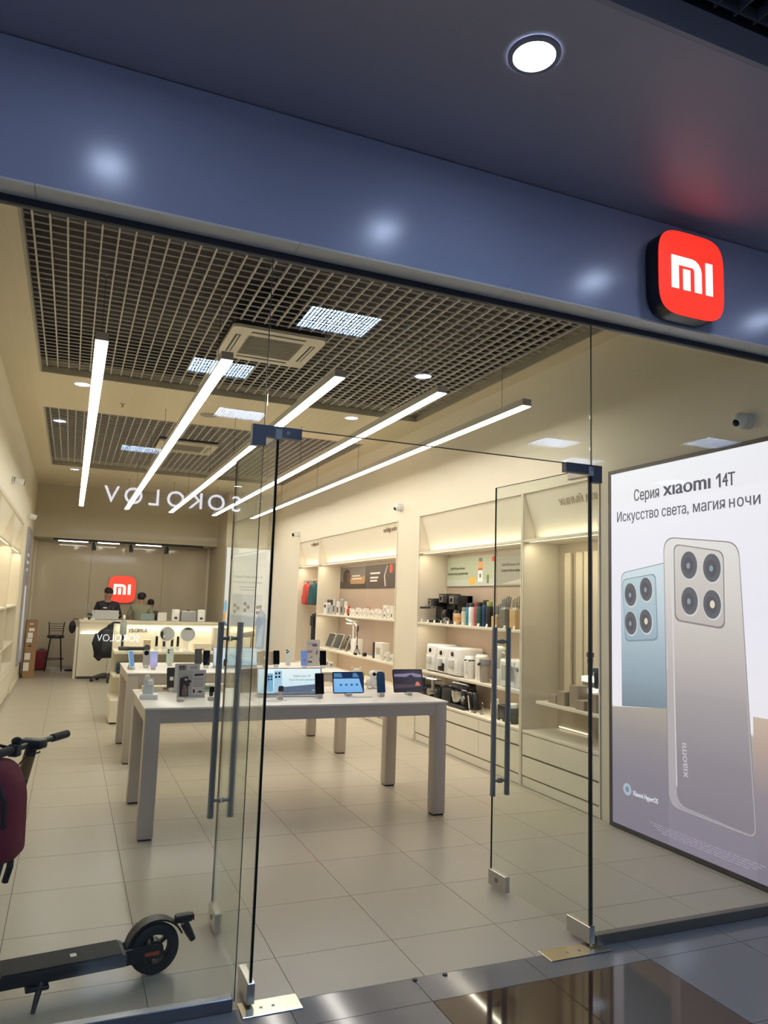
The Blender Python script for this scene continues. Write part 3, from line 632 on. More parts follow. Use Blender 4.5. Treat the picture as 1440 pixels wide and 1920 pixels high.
# ================================================================== DISPLAY NICHES
# local frame: x along the width, y into the wall, z up; front is y = 0
LEDG = mat('led_strip_glow', (0.9, 0.9, 0.9), 0.5, emit=1.6, ecol=LED_C)
SIDE = mat('niche_side', (0.74, 0.66, 0.53), 0.45, var=0.02, scale=4)
def niche(label, loc, rz, W, bays, back, posts=(), seams=()):
    t = thing('display_niche', label, 'shelving', loc, rz)
    D = 0.43; ry = rz
    # outer frame and side panels
    obj('side_panel', MB().box((0.001, 0.002, 0.0), (0.022, D, 2.826)), SIDE, t, 0)
    obj('side_panel', MB().box((W-0.022, 0.002, 0.0), (W-0.001, D, 2.826)), SIDE, t, 0)
    obj('top_panel', MB().box((0.023, 0.002, 2.805), (W-0.023, D, 2.826)), SIDE, t, 0)
    obj('frame_trim', MB().ring([(0.001, 0.0), (W-0.001, 0.0), (W-0.001, 2.826), (0.001, 2.826)], [(0.016, 0.0), (W-0.016, 0.0), (W-0.016, 2.81), (0.016, 2.81)], 0.0, 0.010, M((0, 0, 0), (R(90), 0, 0))), CREAM2, t, 0)
    for x in posts: obj('divider', MB().box((x-0.02, -0.008, 0.0), (x+0.02, D, 2.804)), SIDE, t, 0)
    for x0, x1 in bays:
        # back split in two or more boards with a joint
        sx = [x0]+[q for q in seams if x0 < q < x1]+[x1]
        for a_, c_ in zip(sx, sx[1:]):
            obj('back_board', MB().box((a_+0.003, D-0.02, 0.0), (c_-0.003, D-0.002, 2.33)), back, t, 0)
        # sloping header board and the canopy ledge
        obj('header_board', MB().prism([(0.012, 2.803), (0.150, 2.352), (0.165, 2.352), (0.027, 2.803)], x0+0.002, x1-0.002, Matrix(((0, 0, 1, 0), (1, 0, 0, 0), (0, 1, 0, 0), (0, 0, 0, 1)))), CREAM2, t, 0)
        c = obj('canopy', MB().box((x0+0.001, -0.006, 2.325), (x1-0.001, D-0.022, 2.349)), CREAM2, t, 0)
        obj('led_strip', MB().box((x0+0.03, 0.10, 2.3495), (x1-0.03, 0.112, 2.353)), LEDG, c, 0)
        obj('led_strip', MB().box((x0+0.05, 0.03, 2.321), (x1-0.05, 0.042, 2.3245)), LEDG, c, 0)
    return t
def leds(rz, loc, x0, x1, w_):
    L = x1-x0; cx = (x0+x1)/2; mw = Matrix.Translation(loc) @ Matrix.Rotation(rz, 4, 'Z')
    p = mw @ Vector((cx, 0.095, 2.362)); a = area('ledge_led', p, (R(180), 0, rz), L-0.1, 0.02, w_*L*0.22, LED_C)
    p = mw @ Vector((cx, 0.05, 2.316)); a = area('canopy_led', p, (R(14), 0, rz), L-0.1, 0.02, w_*L*1.3, LED_C)
def shelf(t, x0, x1, z, d=0.40):
    return obj('shelf', MB().rbox((x0+0.002, 0.0, z-0.028), (x1-0.002, d, z), 0.003, 1), CREAM2, t, 0)
def base(t, x0, x1, cols, rows=((0.10, 0.345), (0.365, 0.485))):
    obj('counter', MB().rbox((x0+0.002, -0.004, 0.492), (x1-0.002, 0.409, 0.52), 0.003, 1), CREAM2, t, 0)
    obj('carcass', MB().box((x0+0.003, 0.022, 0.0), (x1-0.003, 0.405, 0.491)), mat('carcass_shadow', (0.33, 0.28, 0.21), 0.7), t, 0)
    obj('plinth', MB().box((x0+0.003, 0.006, 0.001), (x1-0.003, 0.021, 0.085)), CREAM2, t, 0)
    w_ = (x1-x0)/cols
    for k in range(cols):
        for z0, z1 in rows:
            obj('drawer_front', MB().rbox((x0+k*w_+0.003, 0.0, z0), (x0+(k+1)*w_-0.003, 0.020, z1), 0.002, 1), CREAM2, t, 0)
NZ = R(-90)
# A: far niche  y 10.9 -> 6.11, bays: 0..1.3 (backpacks) and 1.3..4.79
A = niche('far display niche with backpacks bay, lamps and small white boxes', (XR, 10.9, 0), NZ, 4.79, ((0.022, 1.255), (1.295, 4.768)), PINK, (1.275,), (2.62, 3.945))
for z in (1.46, 0.87): shelf(A, 1.295, 4.768, z)
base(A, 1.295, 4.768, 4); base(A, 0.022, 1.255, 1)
B = niche('middle display niche with kitchen appliances and bottles', (XR, 5.42, 0), NZ, 2.40, ((0.022, 2.378),), PINK, (), (1.255,))
for z in (1.46, 0.87): shelf(B, 0.022, 2.378, z)
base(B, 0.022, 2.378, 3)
C = niche('near display niche with slatted back and brown display cubes', (XR, 3.015, 0), NZ, 1.18, ((0.022, 1.158),), mat('sand_board', (0.48, 0.40, 0.29), 0.45))
shelf(C, 0.24, 1.158, 0.82); base(C, 0.022, 1.158, 1, ((0.10, 0.27), (0.29, 0.485)))
for x0, x1 in ((0.17, 0.265), (0.35, 0.45), (0.47, 0.57), (0.60, 0.68), (0.76, 0.86), (0.92, 1.00)):
    obj('slat', MB().rbox((x0, 0.375, 0.83), (x1, 0.405, 2.23), 0.004, 1), mat('slat_cream', (0.76, 0.66, 0.48), 0.4), C, 0)
for x0, x1 in ((0.06, 0.55), (0.72, 1.12)):
    obj('led_strip', MB().box((x0, 0.395, 0.535), (x1, 0.404, 0.543)), LEDG, C, 0)
leds(NZ, (XR, 10.9, 0), 0.03, 1.25, LED_W); leds(NZ, (XR, 10.9, 0), 1.30, 4.76, LED_W)
leds(NZ, (XR, 5.42, 0), 0.03, 2.37, LED_W); leds(NZ, (XR, 3.015, 0), 0.03, 1.15, LED_W)
for loc, x0, x1 in (((XR, 10.9, 0), 1.30, 4.76), ((XR, 5.42, 0), 0.03, 2.37)):
    for z in (1.42, 0.83):
        mw = Matrix.Translation(loc) @ Matrix.Rotation(NZ, 4, 'Z')
        area('shelf_led', mw @ Vector(((x0+x1)/2, 0.04, z)), (R(14), 0, NZ), x1-x0-0.1, 0.015, LED_W*0.7*(x1-x0), LED_C)
Lt = niche('cream display niche on the left wall with lit canopy', (XL, 4.0, 0), R(90), 6.64, ((0.022, 2.18), (2.22, 4.40), (4.44, 6.618)), CREAM2, (2.20, 4.42), (1.1, 3.31, 5.53))
for x0, x1 in ((0.022, 2.18), (2.22, 4.40), (4.44, 6.618)):
    for z in (1.46, 0.87): shelf(Lt, x0, x1, z)
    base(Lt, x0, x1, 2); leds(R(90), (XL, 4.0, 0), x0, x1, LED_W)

# raised header letters and boards
LET = mat('letter_taupe', (0.36, 0.29, 0.20), 0.4)
SL = R(107)
def header(t, s, x, z, wd, parent):
    y = 0.012+(2.803-z)*0.138/0.451-0.004
    return text('lettering', s, 0.085, mat('letter_sand', (0.58, 0.50, 0.38), 0.4) if t == 'w' else LET, parent, M((x, y, z), (SL, 0, 0)), width=wd, ext=0.004, bold=0.001)
header('d', 'лайфстайл', 4.45, 2.70, 0.52, A); header('d', 'лайфстайл', 0.90, 2.70, 0.50, A)
header('w', 'УМНЫЙ ДОМ', 0.83, 2.64, 0.60, C)
def board(label, par_loc, x0, x1, z0, z1, base_m, deco):
    t = thing('poster_board', label, 'poster', (par_loc[0]+0.404, par_loc[1]-x0, z0), NZ)
    F = M((0, 0, 0), (R(90), 0, 0)); W = x1-x0; H = z1-z0
    obj('board', MB().prism([(0, 0), (W, 0), (W, H), (0, H)], 0.0, 0.012, F), base_m, t, 0)
    for k, (nm, pts, m) in enumerate(deco(W, H)):
        obj(nm, MB().prism(pts, 0.0122+0.0003*k, 0.0125+0.0003*k, F), m, t, 0)
    return t
P = lambda n, c: mat('print_'+n, c, 0.5)
def d1(W, H):
    return [('print_sky', [(0, H*.3), (W, H*.3), (W, H), (0, H)], P('dusk', '#6f665f')), ('print_ground', [(0, 0), (W, 0), (W, H*.32), (0, H*.32)], P('dusk2', '#3a332c')),
            ('print_glow', rpoly([(W*.42, H*.2), (W*.98, H*.2), (W*.98, H*.55), (W*.42, H*.5)], .05), P('dusk3', '#a8845a')),
            ('print_case', rpoly([(W*.12, H*.3), (W*.40, H*.25), (W*.42, H*.75), (W*.28, H*.95), (W*.12, H*.8)], .08), P('case', '#24211f')),
            ('print_case', rpoly([(W*.30, H*.3), (W*.37, H*.28), (W*.38, H*.7), (W*.30, H*.75)], .03), P('case2', '#6e3f25'))]
def d2(W, H):
    return [('print_frame', [(W*.62, H*.06), (W*.66, H*.06), (W*.62, H*.5), (W*.70, H*.95), (W*.68, H*.95), (W*.59, H*.5)], P('sil', '#c9c2ba')),
            ('print_logo', rrect(.11, .13, .03, cx=W*.80, cy=H*.80), P('redlogo', '#d8452a'))]
b1 = board('dark poster board with black case at dusk in the far niche', (XR, 10.9, 0), 1.36, 2.615, 1.92, 2.285, P('dk', '#4a423c'), d1)
b2_ = board('dark brown poster board with white lines and red emblem in the far niche', (XR, 10.9, 0), 2.625, 3.94, 1.92, 2.285, P('brown', '#4d4038'), d2)
PW = mat('print_white_ink', (0.75, 0.73, 0.70), 0.6)
for z, wd in ((0.22, .42), (0.15, .34), (0.10, .30)):
    obj('print_line', MB().box((0.20, -0.0135, z), (0.20+wd, -0.0127, z+0.028)), PW, b2_, 0)
for z, wd in ((0.20, .38), (0.15, .46)):
    obj('print_line', MB().box((0.62, -0.0145, z), (0.62+wd, -0.0141, z+0.018)), PW, b1, 0)
def d3(W, H):
    return [('print_table', [(0, 0), (W, 0), (W, H*.22), (0, H*.22)], P('tbl', '#b9bfb4')), ('print_blender', rpoly([(W*.66, H*.14), (W*.76, H*.14), (W*.75, H*.52), (W*.67, H*.52)], .02), P('bw', '#e3e3df')),
            ('print_blender', [(W*.67, H*.52), (W*.75, H*.52), (W*.75, H*.58), (W*.67, H*.58)], P('bred', '#b4442f')), ('print_blender', rpoly([(W*.67, H*.58), (W*.75, H*.58), (W*.76, H*.80), (W*.67, H*.80)], .01), P('bor', '#d89a62')),
            ('print_blender', rpoly([(W*.68, H*.80), (W*.75, H*.80), (W*.75, H*.92), (W*.68, H*.92)], .02), P('bcap', '#7a7a78')), ('print_screen', rrect(.03, .05, .008, cx=W*.71, cy=H*.34), P('bscr', '#3a3c40')),
            ('print_bowl', ell(W*.55, H*.18, .08, .05), P('bowl', '#e0b04c')), ('print_glass', rrect(.05, .10, .01, cx=W*.86, cy=H*.22), P('grn', '#6d7f45')),
            ('print_logo', rrect(.06, .06, .015, cx=W*.96, cy=H*.86), P('redlogo', '#d8452a'))]
b3 = board('pale green poster board with a blender in the middle niche', (XR, 5.42, 0), 0.05, 1.25, 1.92, 2.285, P('pgreen', '#aeb69f'), d3)
b4 = board('grey poster board beside the blender poster in the middle niche', (XR, 5.42, 0), 1.26, 2.375, 1.92, 2.285, P('pgrey', '#9a958c'), lambda W, H: [('print_dish', rpoly([(W*.1, H*.05), (W*.98, H*.05), (W*.98, H*.42)], .02), P('dish', '#bdb8ae')), ('print_logo', rrect(.06, .06, .015, cx=W*.93, cy=H*.86), P('redlogo', '#d8452a'))])
text('print_text', 'XIAOMI Smart Blender', 0.045, INK, b3, M((0.10, -0.0158, 0.21), (R(90), 0, 0)), width=0.38, ext=0.0003, align='LEFT'); text('print_text', 'Новый взгляд, здоровый вид', 0.045, INK, b3, M((0.03, -0.0158, 0.145), (R(90), 0, 0)), width=0.52, ext=0.0003, align='LEFT')
text('print_text', 'XIAOMI Smart Air Fryer', 0.045, INK, b4, M((0.12, -0.0140, 0.22), (R(90), 0, 0)), width=0.50, ext=0.0003, align='LEFT'); text('print_text', 'Больше пользы, меньше масла', 0.045, INK, b4, M((0.12, -0.0140, 0.155), (R(90), 0, 0)), width=0.54, ext=0.0003, align='LEFT')

# ================================================================== TABLES
LEG = mat('table_taupe', (0.54, 0.48, 0.42), 0.38, 0.1, var=0.02, scale=8)
TOP = mat('table_top_white', (0.85, 0.81, 0.76), 0.25, spec=0.15)
def table(label, x0, y0, W, D):
    t = thing('display_table', label, 'table', (x0+W/2, y0+D/2, 0), 0, 'long display tables')
    w, d = W/2, D/2
    obj('table_top', MB().rbox((-w, -d, 0.882), (w, d, 0.90), 0.006, 2), TOP, t)
    obj('apron', MB().box((-w+0.115, -d+0.012, 0.79), (w-0.115, -d+0.03, 0.881)).box((-w+0.115, d-0.03, 0.79), (w-0.115, d-0.012, 0.881)).box((-w+0.012, -d+0.1, 0.79), (-w+0.03, d-0.1, 0.881)).box((w-0.03, -d+0.1, 0.79), (w-0.012, d-0.1, 0.881)), LEG, t, 0)
    for sx in (-1, 1):
        for sy in (-1, 1):
            cx, cy = sx*(w-0.062), sy*(d-0.062)
            lg = obj('leg', MB().rbox((cx-0.054, cy-0.054, 0.012), (cx+0.054, cy+0.054, 0.881), 0.008, 2), LEG, t)
            obj('foot', MB().box((cx-0.045, cy-0.045, 0.0), (cx+0.045, cy+0.045, 0.012)), BLACK, lg, 0)
    return t
table('front display table with taupe legs and white top, nearest the doors', 0.115, 2.29, 2.39, 1.12)
table('rear display table with taupe legs and white top, behind the front one', 0.165, 4.79, 2.39, 1.22)

# ================================================================== CLEANING GONDOLA
GX0, GX1 = 0.175, 2.20
t = thing('gondola', 'cream cleaning appliance gondola with back panel and shelves', 'shelving', (GX0, 7.95, 0))
W = GX1-GX0
obj('back_panel', MB().box((0, 0, 0.09), (W, 0.05, 1.27)), CREAM2, t, 0)
obj('light_ledge', MB().box((0, -0.05, 1.262), (W, -0.001, 1.276)), CREAM2, t, 0)
obj('led_strip', MB().box((0.02, -0.04, 1.2575), (W-0.02, -0.03, 1.2615)), LEDG, t, 0)
area('gondola_led', (GX0+W/2, 7.905, 1.25), (R(10), 0, 0), W-0.1, 0.015, 3.0, LED_C)
for z, y in ((0.93, -0.55), (0.62, -0.50)): obj('shelf', MB().rbox((0.0, y, z-0.04), (W, -0.002, z), 0.006, 1), CREAM2, t, 0)
obj('base', MB().rbox((-0.02, -0.68, 0.02), (W, 0.06, 0.31), 0.01, 1), CREAM2, t, 0)
obj('kick', MB().box((0.0, -0.66, 0.0), (W-0.02, 0.04, 0.02)), BLACK, t, 0)
for x in (0.58, 0.98, 1.5): obj('panel_seam', MB().box((x, -0.003, 0.95), (x+0.004, -0.0005, 1.25)), mat('seam_tan', (0.45, 0.38, 0.27), 0.6), t, 0)
text('lettering', 'УБОРКА', 0.07, INK, t, M((0.325, -0.006, 1.16), (R(90), 0, 0)), width=0.26, ext=0.002, bold=0.001)
# ================================================================== SALES COUNTER
t = thing('sales_counter', 'long cream sales counter with glowing band under its top', 'counter', (-0.205, 12.88, 0))
W = 2.75
obj('top', MB().rbox((-0.01, -0.01, 1.12), (W, 0.62, 1.155), 0.004, 1), CREAM2, t)
obj('front_panel', MB().box((0, 0.01, 0.05), (W, 0.03, 0.875)), CREAM2, t, 0)
obj('glow_band', MB().box((0.0, 0.05, 0.885), (W, 0.07, 1.118)), mat('counter_band', (0.80, 0.72, 0.58), 0.4), t, 0)
obj('led_strip', MB().box((0.02, 0.02, 0.878), (W-0.02, 0.045, 0.884)), LEDG, t, 0)
obj('end_panel', MB().box((-0.06, 0.03, 0.0), (-0.012, 0.62, 1.01)), CREAM2, t, 0)
obj('body', MB().box((0.0, 0.072, 0.0), (W, 0.56, 1.118)), mat('counter_body', (0.5, 0.45, 0.36), 0.5), t, 0)
obj('plinth', MB().box((0.02, 0.031, 0.0), (W, 0.07, 0.05)), DARK, t, 0)
area('counter_led', (-0.205+W/2, 12.91, 0.89), (R(168), 0, 0), W-0.1, 0.015, 2.5, LED_C)

# ================================================================== MERCHANDISE ON THE TABLES
TZ = 0.9005
LEAN = R(-12)
def emis(name, h, e=0.8): return mat('screen_'+name, (0.02, 0.02, 0.02), 0.15, emit=e, ecol=h)
def slab(t, w, h, th, mt, z=0.03, lean=LEAN, r=0.008, nm='body', off=0.0):
    return obj(nm, MB().prism(rrect(w, h, r, cy=h/2), -th/2, th/2, M((0, off, z), (R(90)+lean, 0, 0))), mt, t)
def face(t, nm, pts, mt, z=0.03, lean=LEAN, th=0.008, k=0, off=0.0):
    return obj(nm, MB().prism(pts, th/2+0.0002+0.0003*k, th/2+0.0005+0.0003*k, M((0, off, z), (R(90)+lean, 0, 0))), mt, t, 0)
def pedestal(t, w=0.045, d=0.05, h=0.032, m=None):
    o = obj('stand', MB().rbox((-w/2, -d/2, 0.0), (w/2, d/2+0.02, h), 0.006, 2), m or mat('grey_stand', (0.55, 0.54, 0.52), 0.25), t)
    obj('support', MB().prism([(0.012, h), (0.045, h), (0.034, h+0.06), (0.024, h+0.06)], -0.008, 0.008, Matrix(((0, 0, 1, 0), (1, 0, 0, 0), (0, 1, 0, 0), (0, 0, 0, 1)))), m or mat('grey_stand', (0.55, 0.54, 0.52), 0.25), t)
def phone(label, x, y, mt, screen=None, rz=0.0, w=0.074, h=0.160, lenses=(), z=TZ, ped=True, logo=None, g='phones on the display tables'):
    t = thing('smartphone', label, 'phone', (x, y, z), rz, g)
    if ped: pedestal(t)
    slab(t, w, h, 0.008, mt)
    if screen: face(t, 'screen', rrect(w-0.006, h-0.006, 0.006, cy=h/2), screen)
    for i, (lx, lz, lr) in enumerate(lenses): face(t, 'camera_lens', ell(lx*w, lz*h, lr, lr, 14), BLACKG, k=i % 2+1)
    if logo: face(t, 'tag', ell(0, 0.35*h, 0.014, 0.014, 14), logo, k=1)
    return t
# front table, from left to right
t = thing('earbud_display', 'white wedge stand with white gadgets on the front table corner', 'display stand', (0.19, 2.80, TZ), R(-8))
obj('tray', MB().rbox((-0.065, -0.06, 0.0), (0.065, 0.06, 0.035), 0.004, 1), mat('lit_white', (0.9, 0.92, 0.94), 0.3), t)
obj('wedge', MB().prism([(-0.05, 0.035), (0.05, 0.035), (0.045, 0.07), (0.015, 0.150)], -0.045, 0.03, Matrix(((0, 0, 1, 0), (1, 0, 0, 0), (0, 1, 0, 0), (0, 0, 0, 1)))), mat('wedge_grey', (0.62, 0.66, 0.68), 0.4), t)
obj('gadget', MB().rbox((-0.04, 0.0, 0.13), (0.0, 0.03, 0.175), 0.012, 3), WHITEG, t); obj('gadget', MB().rbox((-0.02, -0.02, 0.095), (0.025, 0.012, 0.14), 0.012, 3), WHITEG, t)
p = phone('black phone seen from behind on the left of the front table', 0.405, 3.20, BLACK, None, R(8), 0.075, 0.165)
face(p, 'tag', rrect(0.030, 0.030, 0.003, cy=0.075), PAPER, k=1)
def card(label, x, y, w, h, z=TZ, rz=0.0, deco=(), base=True):
    t = thing('price_card', label, 'price card', (x, y, z), rz)
    obj('holder', MB().box((-w/2-0.003, -0.004, 0.004), (w/2+0.003, -0.002, h+0.01)).box((-w/2-0.003, -0.03, 0.0), (w/2+0.003, 0.04, 0.004)), CLEAR, t, 0)
    obj('sheet', MB().box((-w/2, -0.0015, 0.005), (w/2, 0.0005, h+0.008)), deco[0], t, 0)
    for k, (nm, pts, m) in enumerate(deco[1:]):
        obj(nm, MB().prism(pts, 0.0046+0.0002*k, 0.0048+0.0002*k, M((0, 0, 0), (R(90), 0, 0))), m, t, 0)
    return t
CG = P('cardgrey', '#dedadb'); CW = P('cardwhite', '#d8d4cf'); CD = P('carddark', '#2b262b')
def lines(x0, x1, zs, h=0.004): return [('print_line', [(x0, z), (x1, z), (x1, z+h), (x0, z+h)], P('cardline', '#6f6a6e')) for z in zs]
card('tall grey price card with a dark phone picture on the front table', 0.505, 2.80, 0.212, 0.205, deco=[CG,
    ('picture_panel', [(0.005, 0.02), (0.10, 0.02), (0.10, 0.19), (0.005, 0.19)], P('cardlight', '#cfcaca')),
    ('picture_phone', rpoly([(-0.09, 0.01), (-0.02, 0.01), (-0.03, 0.165), (-0.092, 0.15)], 0.012), CD), ('picture_phone', rpoly([(-0.075, 0.015), (-0.025, 0.012), (-0.03, 0.08), (-0.06, 0.11)], 0.02), P('cardbrown', '#7d6a5a')),
    ('picture_lens', ell(-0.045, 0.14, 0.010, 0.010), P('lensw', '#cfc8c0')), ('picture_lens', ell(-0.02, 0.125, 0.016, 0.012), CD), ('picture_lens', ell(-0.028, 0.10, 0.014, 0.012), CD),
    ('picture_device', rpoly([(0.015, 0.165), (0.09, 0.17), (0.085, 0.185), (0.02, 0.183)], 0.004), CD), ('picture_device', rrect(0.014, 0.028, 0.003, cx=0.02, cy=0.05), CD), ('picture_device', ell(0.068, 0.045, 0.018, 0.008), P('cardpurple', '#5a4a4a'))]+lines(0.01, 0.09, (0.15, 0.135, 0.118, 0.102, 0.086)))
t = card('upper grey price card with a four lens phone picture behind the tall one', 0.515, 3.13, 0.20, 0.225, deco=[CG, ('picture_phone', rrect(0.062, 0.07, 0.006, cx=-0.04, cy=0.185), P('cardmid', '#77727a')),
    ('picture_lens', ell(-0.055, 0.205, 0.008, 0.009), CD), ('picture_lens', ell(-0.032, 0.208, 0.008, 0.009), CD), ('picture_lens', ell(-0.055, 0.183, 0.008, 0.009), CD), ('picture_lens', ell(-0.032, 0.186, 0.008, 0.009), CD),
    ('picture_shadow', [(0.0, 0.148), (0.1, 0.148), (0.1, 0.168), (0.0, 0.155)], CD)]+lines(0.02, 0.08, (0.205, 0.195)))
t = thing('clear_stand', 'small clear glass ring stand in front of the tall price card', 'stand', (0.40, 2.60, TZ))
obj('block', MB().lathe([(0.026, 0.0), (0.030, 0.012), (0.026, 0.024), (0.012, 0.027)], 16), mat('grey_stand', (0.55, 0.54, 0.52), 0.25), t); obj('cable', MB().tube([(0.02, 0, 0.004), (0.08, 0.06, 0.004), (0.12, 0.05, 0.004)], 0.002, 6), WHITE, t)
def watch(label, x, y, strap, scr, rz=0.0):
    t = thing('smartwatch', label, 'watch', (x, y, TZ), rz)
    obj('stand', MB().rbox((-0.022, -0.022, 0.0), (0.022, 0.022, 0.028), 0.004, 2), mat('watch_stand', (0.6, 0.58, 0.55), 0.3), t)
    obj('strap', MB().ring(ell(0, 0, 0.024, 0.034), ell(0, 0, 0.020, 0.030), -0.012, 0.012, M((0, 0.0, 0.064), (R(90), 0, R(90)))), strap, t)
    obj('case', MB().rbox((-0.020, -0.036, 0.064), (0.020, -0.022, 0.108), 0.008, 3), BLACKG, t)
    obj('screen', MB().prism(rrect(0.034, 0.038, 0.008), 0.0365, 0.0368, M((0, 0, 0.086), (R(90), 0, 0))), scr, t, 0)
watch('black smartwatch on a stand left of the left door handle', 0.63, 2.62, BLACK, BLACKG)
watch('pale pink smartwatch on a stand in front of the wide blue screen', 1.165, 2.60, mat('strap_blush', (0.70, 0.56, 0.48), 0.5), emis('watch', '#2a3038', 0.5))
watch('small black smartwatch on the rear table before its pale screen', 1.22, 5.18, BLACK, BLACKG)
# wide lit screen with the advert
def adscreen(label, x, y, w, h, z=TZ, pal=('#cfeaf4', '#eaf6f8', '#9ec3dd'), writing=True):
    t = thing('advert_screen', label, 'screen', (x, y, z))
    obj('base', MB().rbox((-w/2, -0.05, 0.0), (w/2, 0.07, 0.012), 0.003, 1), mat('silver_base', (0.5, 0.52, 0.54), 0.3, 0.6), t)
    slab(t, w, h, 0.014, mat('silver_frame', (0.55, 0.57, 0.6), 0.3, 0.5), 0.012, R(-10), 0.006)
    kw = dict(z=0.012, lean=R(-10), th=0.014)
    face(t, 'screen', rrect(w-0.012, h-0.022, 0.003, cy=h/2+0.004), gradmat('adscreen'+label[:4], [(0, pal[2]), (0.35, pal[0]), (1.0, pal[1])], 'Z', 0.0, h, 0.95), **kw)
    return t, kw
t, kw = adscreen('wide blue lit advert screen with phone picture on the front table', 1.295, 2.78, 0.545, 0.215)
face(t, 'picture_floor', [(-0.13, 0.016), (0.266, 0.016), (0.266, 0.085), (-0.05, 0.062), (-0.13, 0.045)], emis('floor', '#66748c', 0.8), k=1, **kw)
face(t, 'picture_phone', rrect(0.05, 0.145, 0.008, cx=-0.165, cy=0.098), emis('adphone1', '#7fb2d0', 0.9), k=2, **kw); face(t, 'picture_phone', rrect(0.066, 0.175, 0.008, cx=-0.098, cy=0.106), emis('adphone2', '#a9d3ea', 0.9), k=3, **kw)
for px, pz, r_ in ((-0.177, 0.145, .008), (-0.155, 0.147, .008), (-0.177, 0.122, .008), (-0.155, 0.124, .008), (-0.115, 0.170, .010), (-0.088, 0.172, .010), (-0.115, 0.142, .010), (-0.088, 0.144, .010)):
    face(t, 'picture_lens', ell(px, pz, r_, r_, 14), emis('adlens', '#1d3550', 0.8), k=5, **kw)
mwk = M((0, 0, 0.012), (R(90)+R(-10), 0, 0))
AIN = emis('adink', '#3d5a6a', 0.8)
text('print_text', 'Серия xıaomı 14T', 0.022, AIN, t, mwk @ M((0.105, 0.142, 0.0082)), width=0.15, ext=0.0002); text('print_text', 'Искусство света, магия ночи', 0.02, AIN, t, mwk @ M((0.105, 0.112, 0.0082)), width=0.215, ext=0.0002)
text('print_text', 'HyperOS', 0.016, emis('adwhite', '#e8f0f6', 0.9), t, mwk @ M((0.215, 0.028, 0.0084)), width=0.05, ext=0.0002)
phone('black phone standing right of the wide blue screen on the front table', 1.505, 2.63, BLACK, mat('screen_off', (0.004, 0.005, 0.008), 0.06), 0, 0.074, 0.168)
def tablet(label, x, y, rz=0.0, z=TZ, w=0.275, h=0.178):
    t = thing('tablet', label, 'tablet', (x, y, z), rz)
    pedestal(t, 0.05, 0.05, 0.026)
    slab(t, w, h, 0.008, BLACK, 0.022, R(-16), 0.012)
    return t, dict(z=0.022, lean=R(-16))
t, kw = tablet('tablet with a bright blue screen on the front table', 1.79, 2.72)
face(t, 'screen', rrect(0.262, 0.166, 0.006, cy=0.089), emis('tabdark', '#16305c', 0.8), **kw)
face(t, 'screen_window', [(-0.13, 0.008), (0.128, 0.008), (0.098, 0.122), (-0.13, 0.122)], gradmat('tabblue', [(0, '#6fb4f0'), (1, '#8ec4f4')], 'Z', 0, 0.14, 0.9), k=1, **kw)
face(t, 'screen_reflection', [(-0.125, 0.133), (-0.05, 0.133), (-0.06, 0.168), (-0.125, 0.168)], emis('tabpat', '#5b93c6', 0.7), k=1, **kw); face(t, 'screen_reflection', [(0.04, 0.133), (0.10, 0.133), (0.075, 0.168), (0.045, 0.168)], emis('tabpat', '#5b93c6', 0.7), k=1, **kw)
for k in range(4): face(t, 'screen_icon', rrect(0.020, 0.018, 0.003, cx=-0.068+0.048*k, cy=0.070), emis('tabicon', '#3a6fae', 0.8), k=2, **kw)
t = thing('keyboard', 'pale keyboard lying under the blue tablet on the front table', 'keyboard', (1.86, 2.66, TZ)); obj('plate', MB().rbox((-0.06, -0.05, 0), (0.10, 0.04, 0.008), 0.003, 1), WHITEG, t)
obj('key_field', MB().box((-0.05, -0.04, 0.008), (0.09, 0.02, 0.0095)), PAPER, t, 0)
phone('dark blue phone between the two tablets on the front table', 2.06, 2.66, mat('phone_teal', (0.03, 0.09, 0.13), 0.2), mat('screen_bluedark', (0.01, 0.02, 0.05), 0.08, emit=0.35, ecol='#1d3f63'), 0, 0.074, 0.168)
t, kw = tablet('tablet showing a mountain sunset at the right end of the front table', 2.345, 2.72, 0, TZ, 0.285, 0.198)
face(t, 'screen', rrect(0.271, 0.184, 0.006, cy=0.099), emis('dusksky', '#322a3a', 0.8), **kw)
for k, (pts, c) in enumerate((([(-.13, .135), (.13, .128), (.13, .150), (.05, .165), (-.13, .155)], '#8f86a4'), ([(-.133, .125), (-.09, .133), (-.04, .122), (.03, .152), (.06, .132), (.133, .125), (.133, .05), (-.133, .05)], '#2a2634'),
                              ([(-.133, .072), (.133, .060), (.133, .012), (-.133, .012)], '#4f3d45'), ([(-.133, .03), (.133, .05), (.133, .012), (-.133, .012)], '#241c26'))):
    face(t, 'screen_picture', pts, emis('dusk'+str(k), c, 0.8), k=k+1, **kw)
face(t, 'screen_picture', rpoly([(.06, .055), (.115, .055), (.10, .085), (.085, .092), (.07, .08)], .01), emis('tent', '#d9795e', 0.9), k=6, **kw)
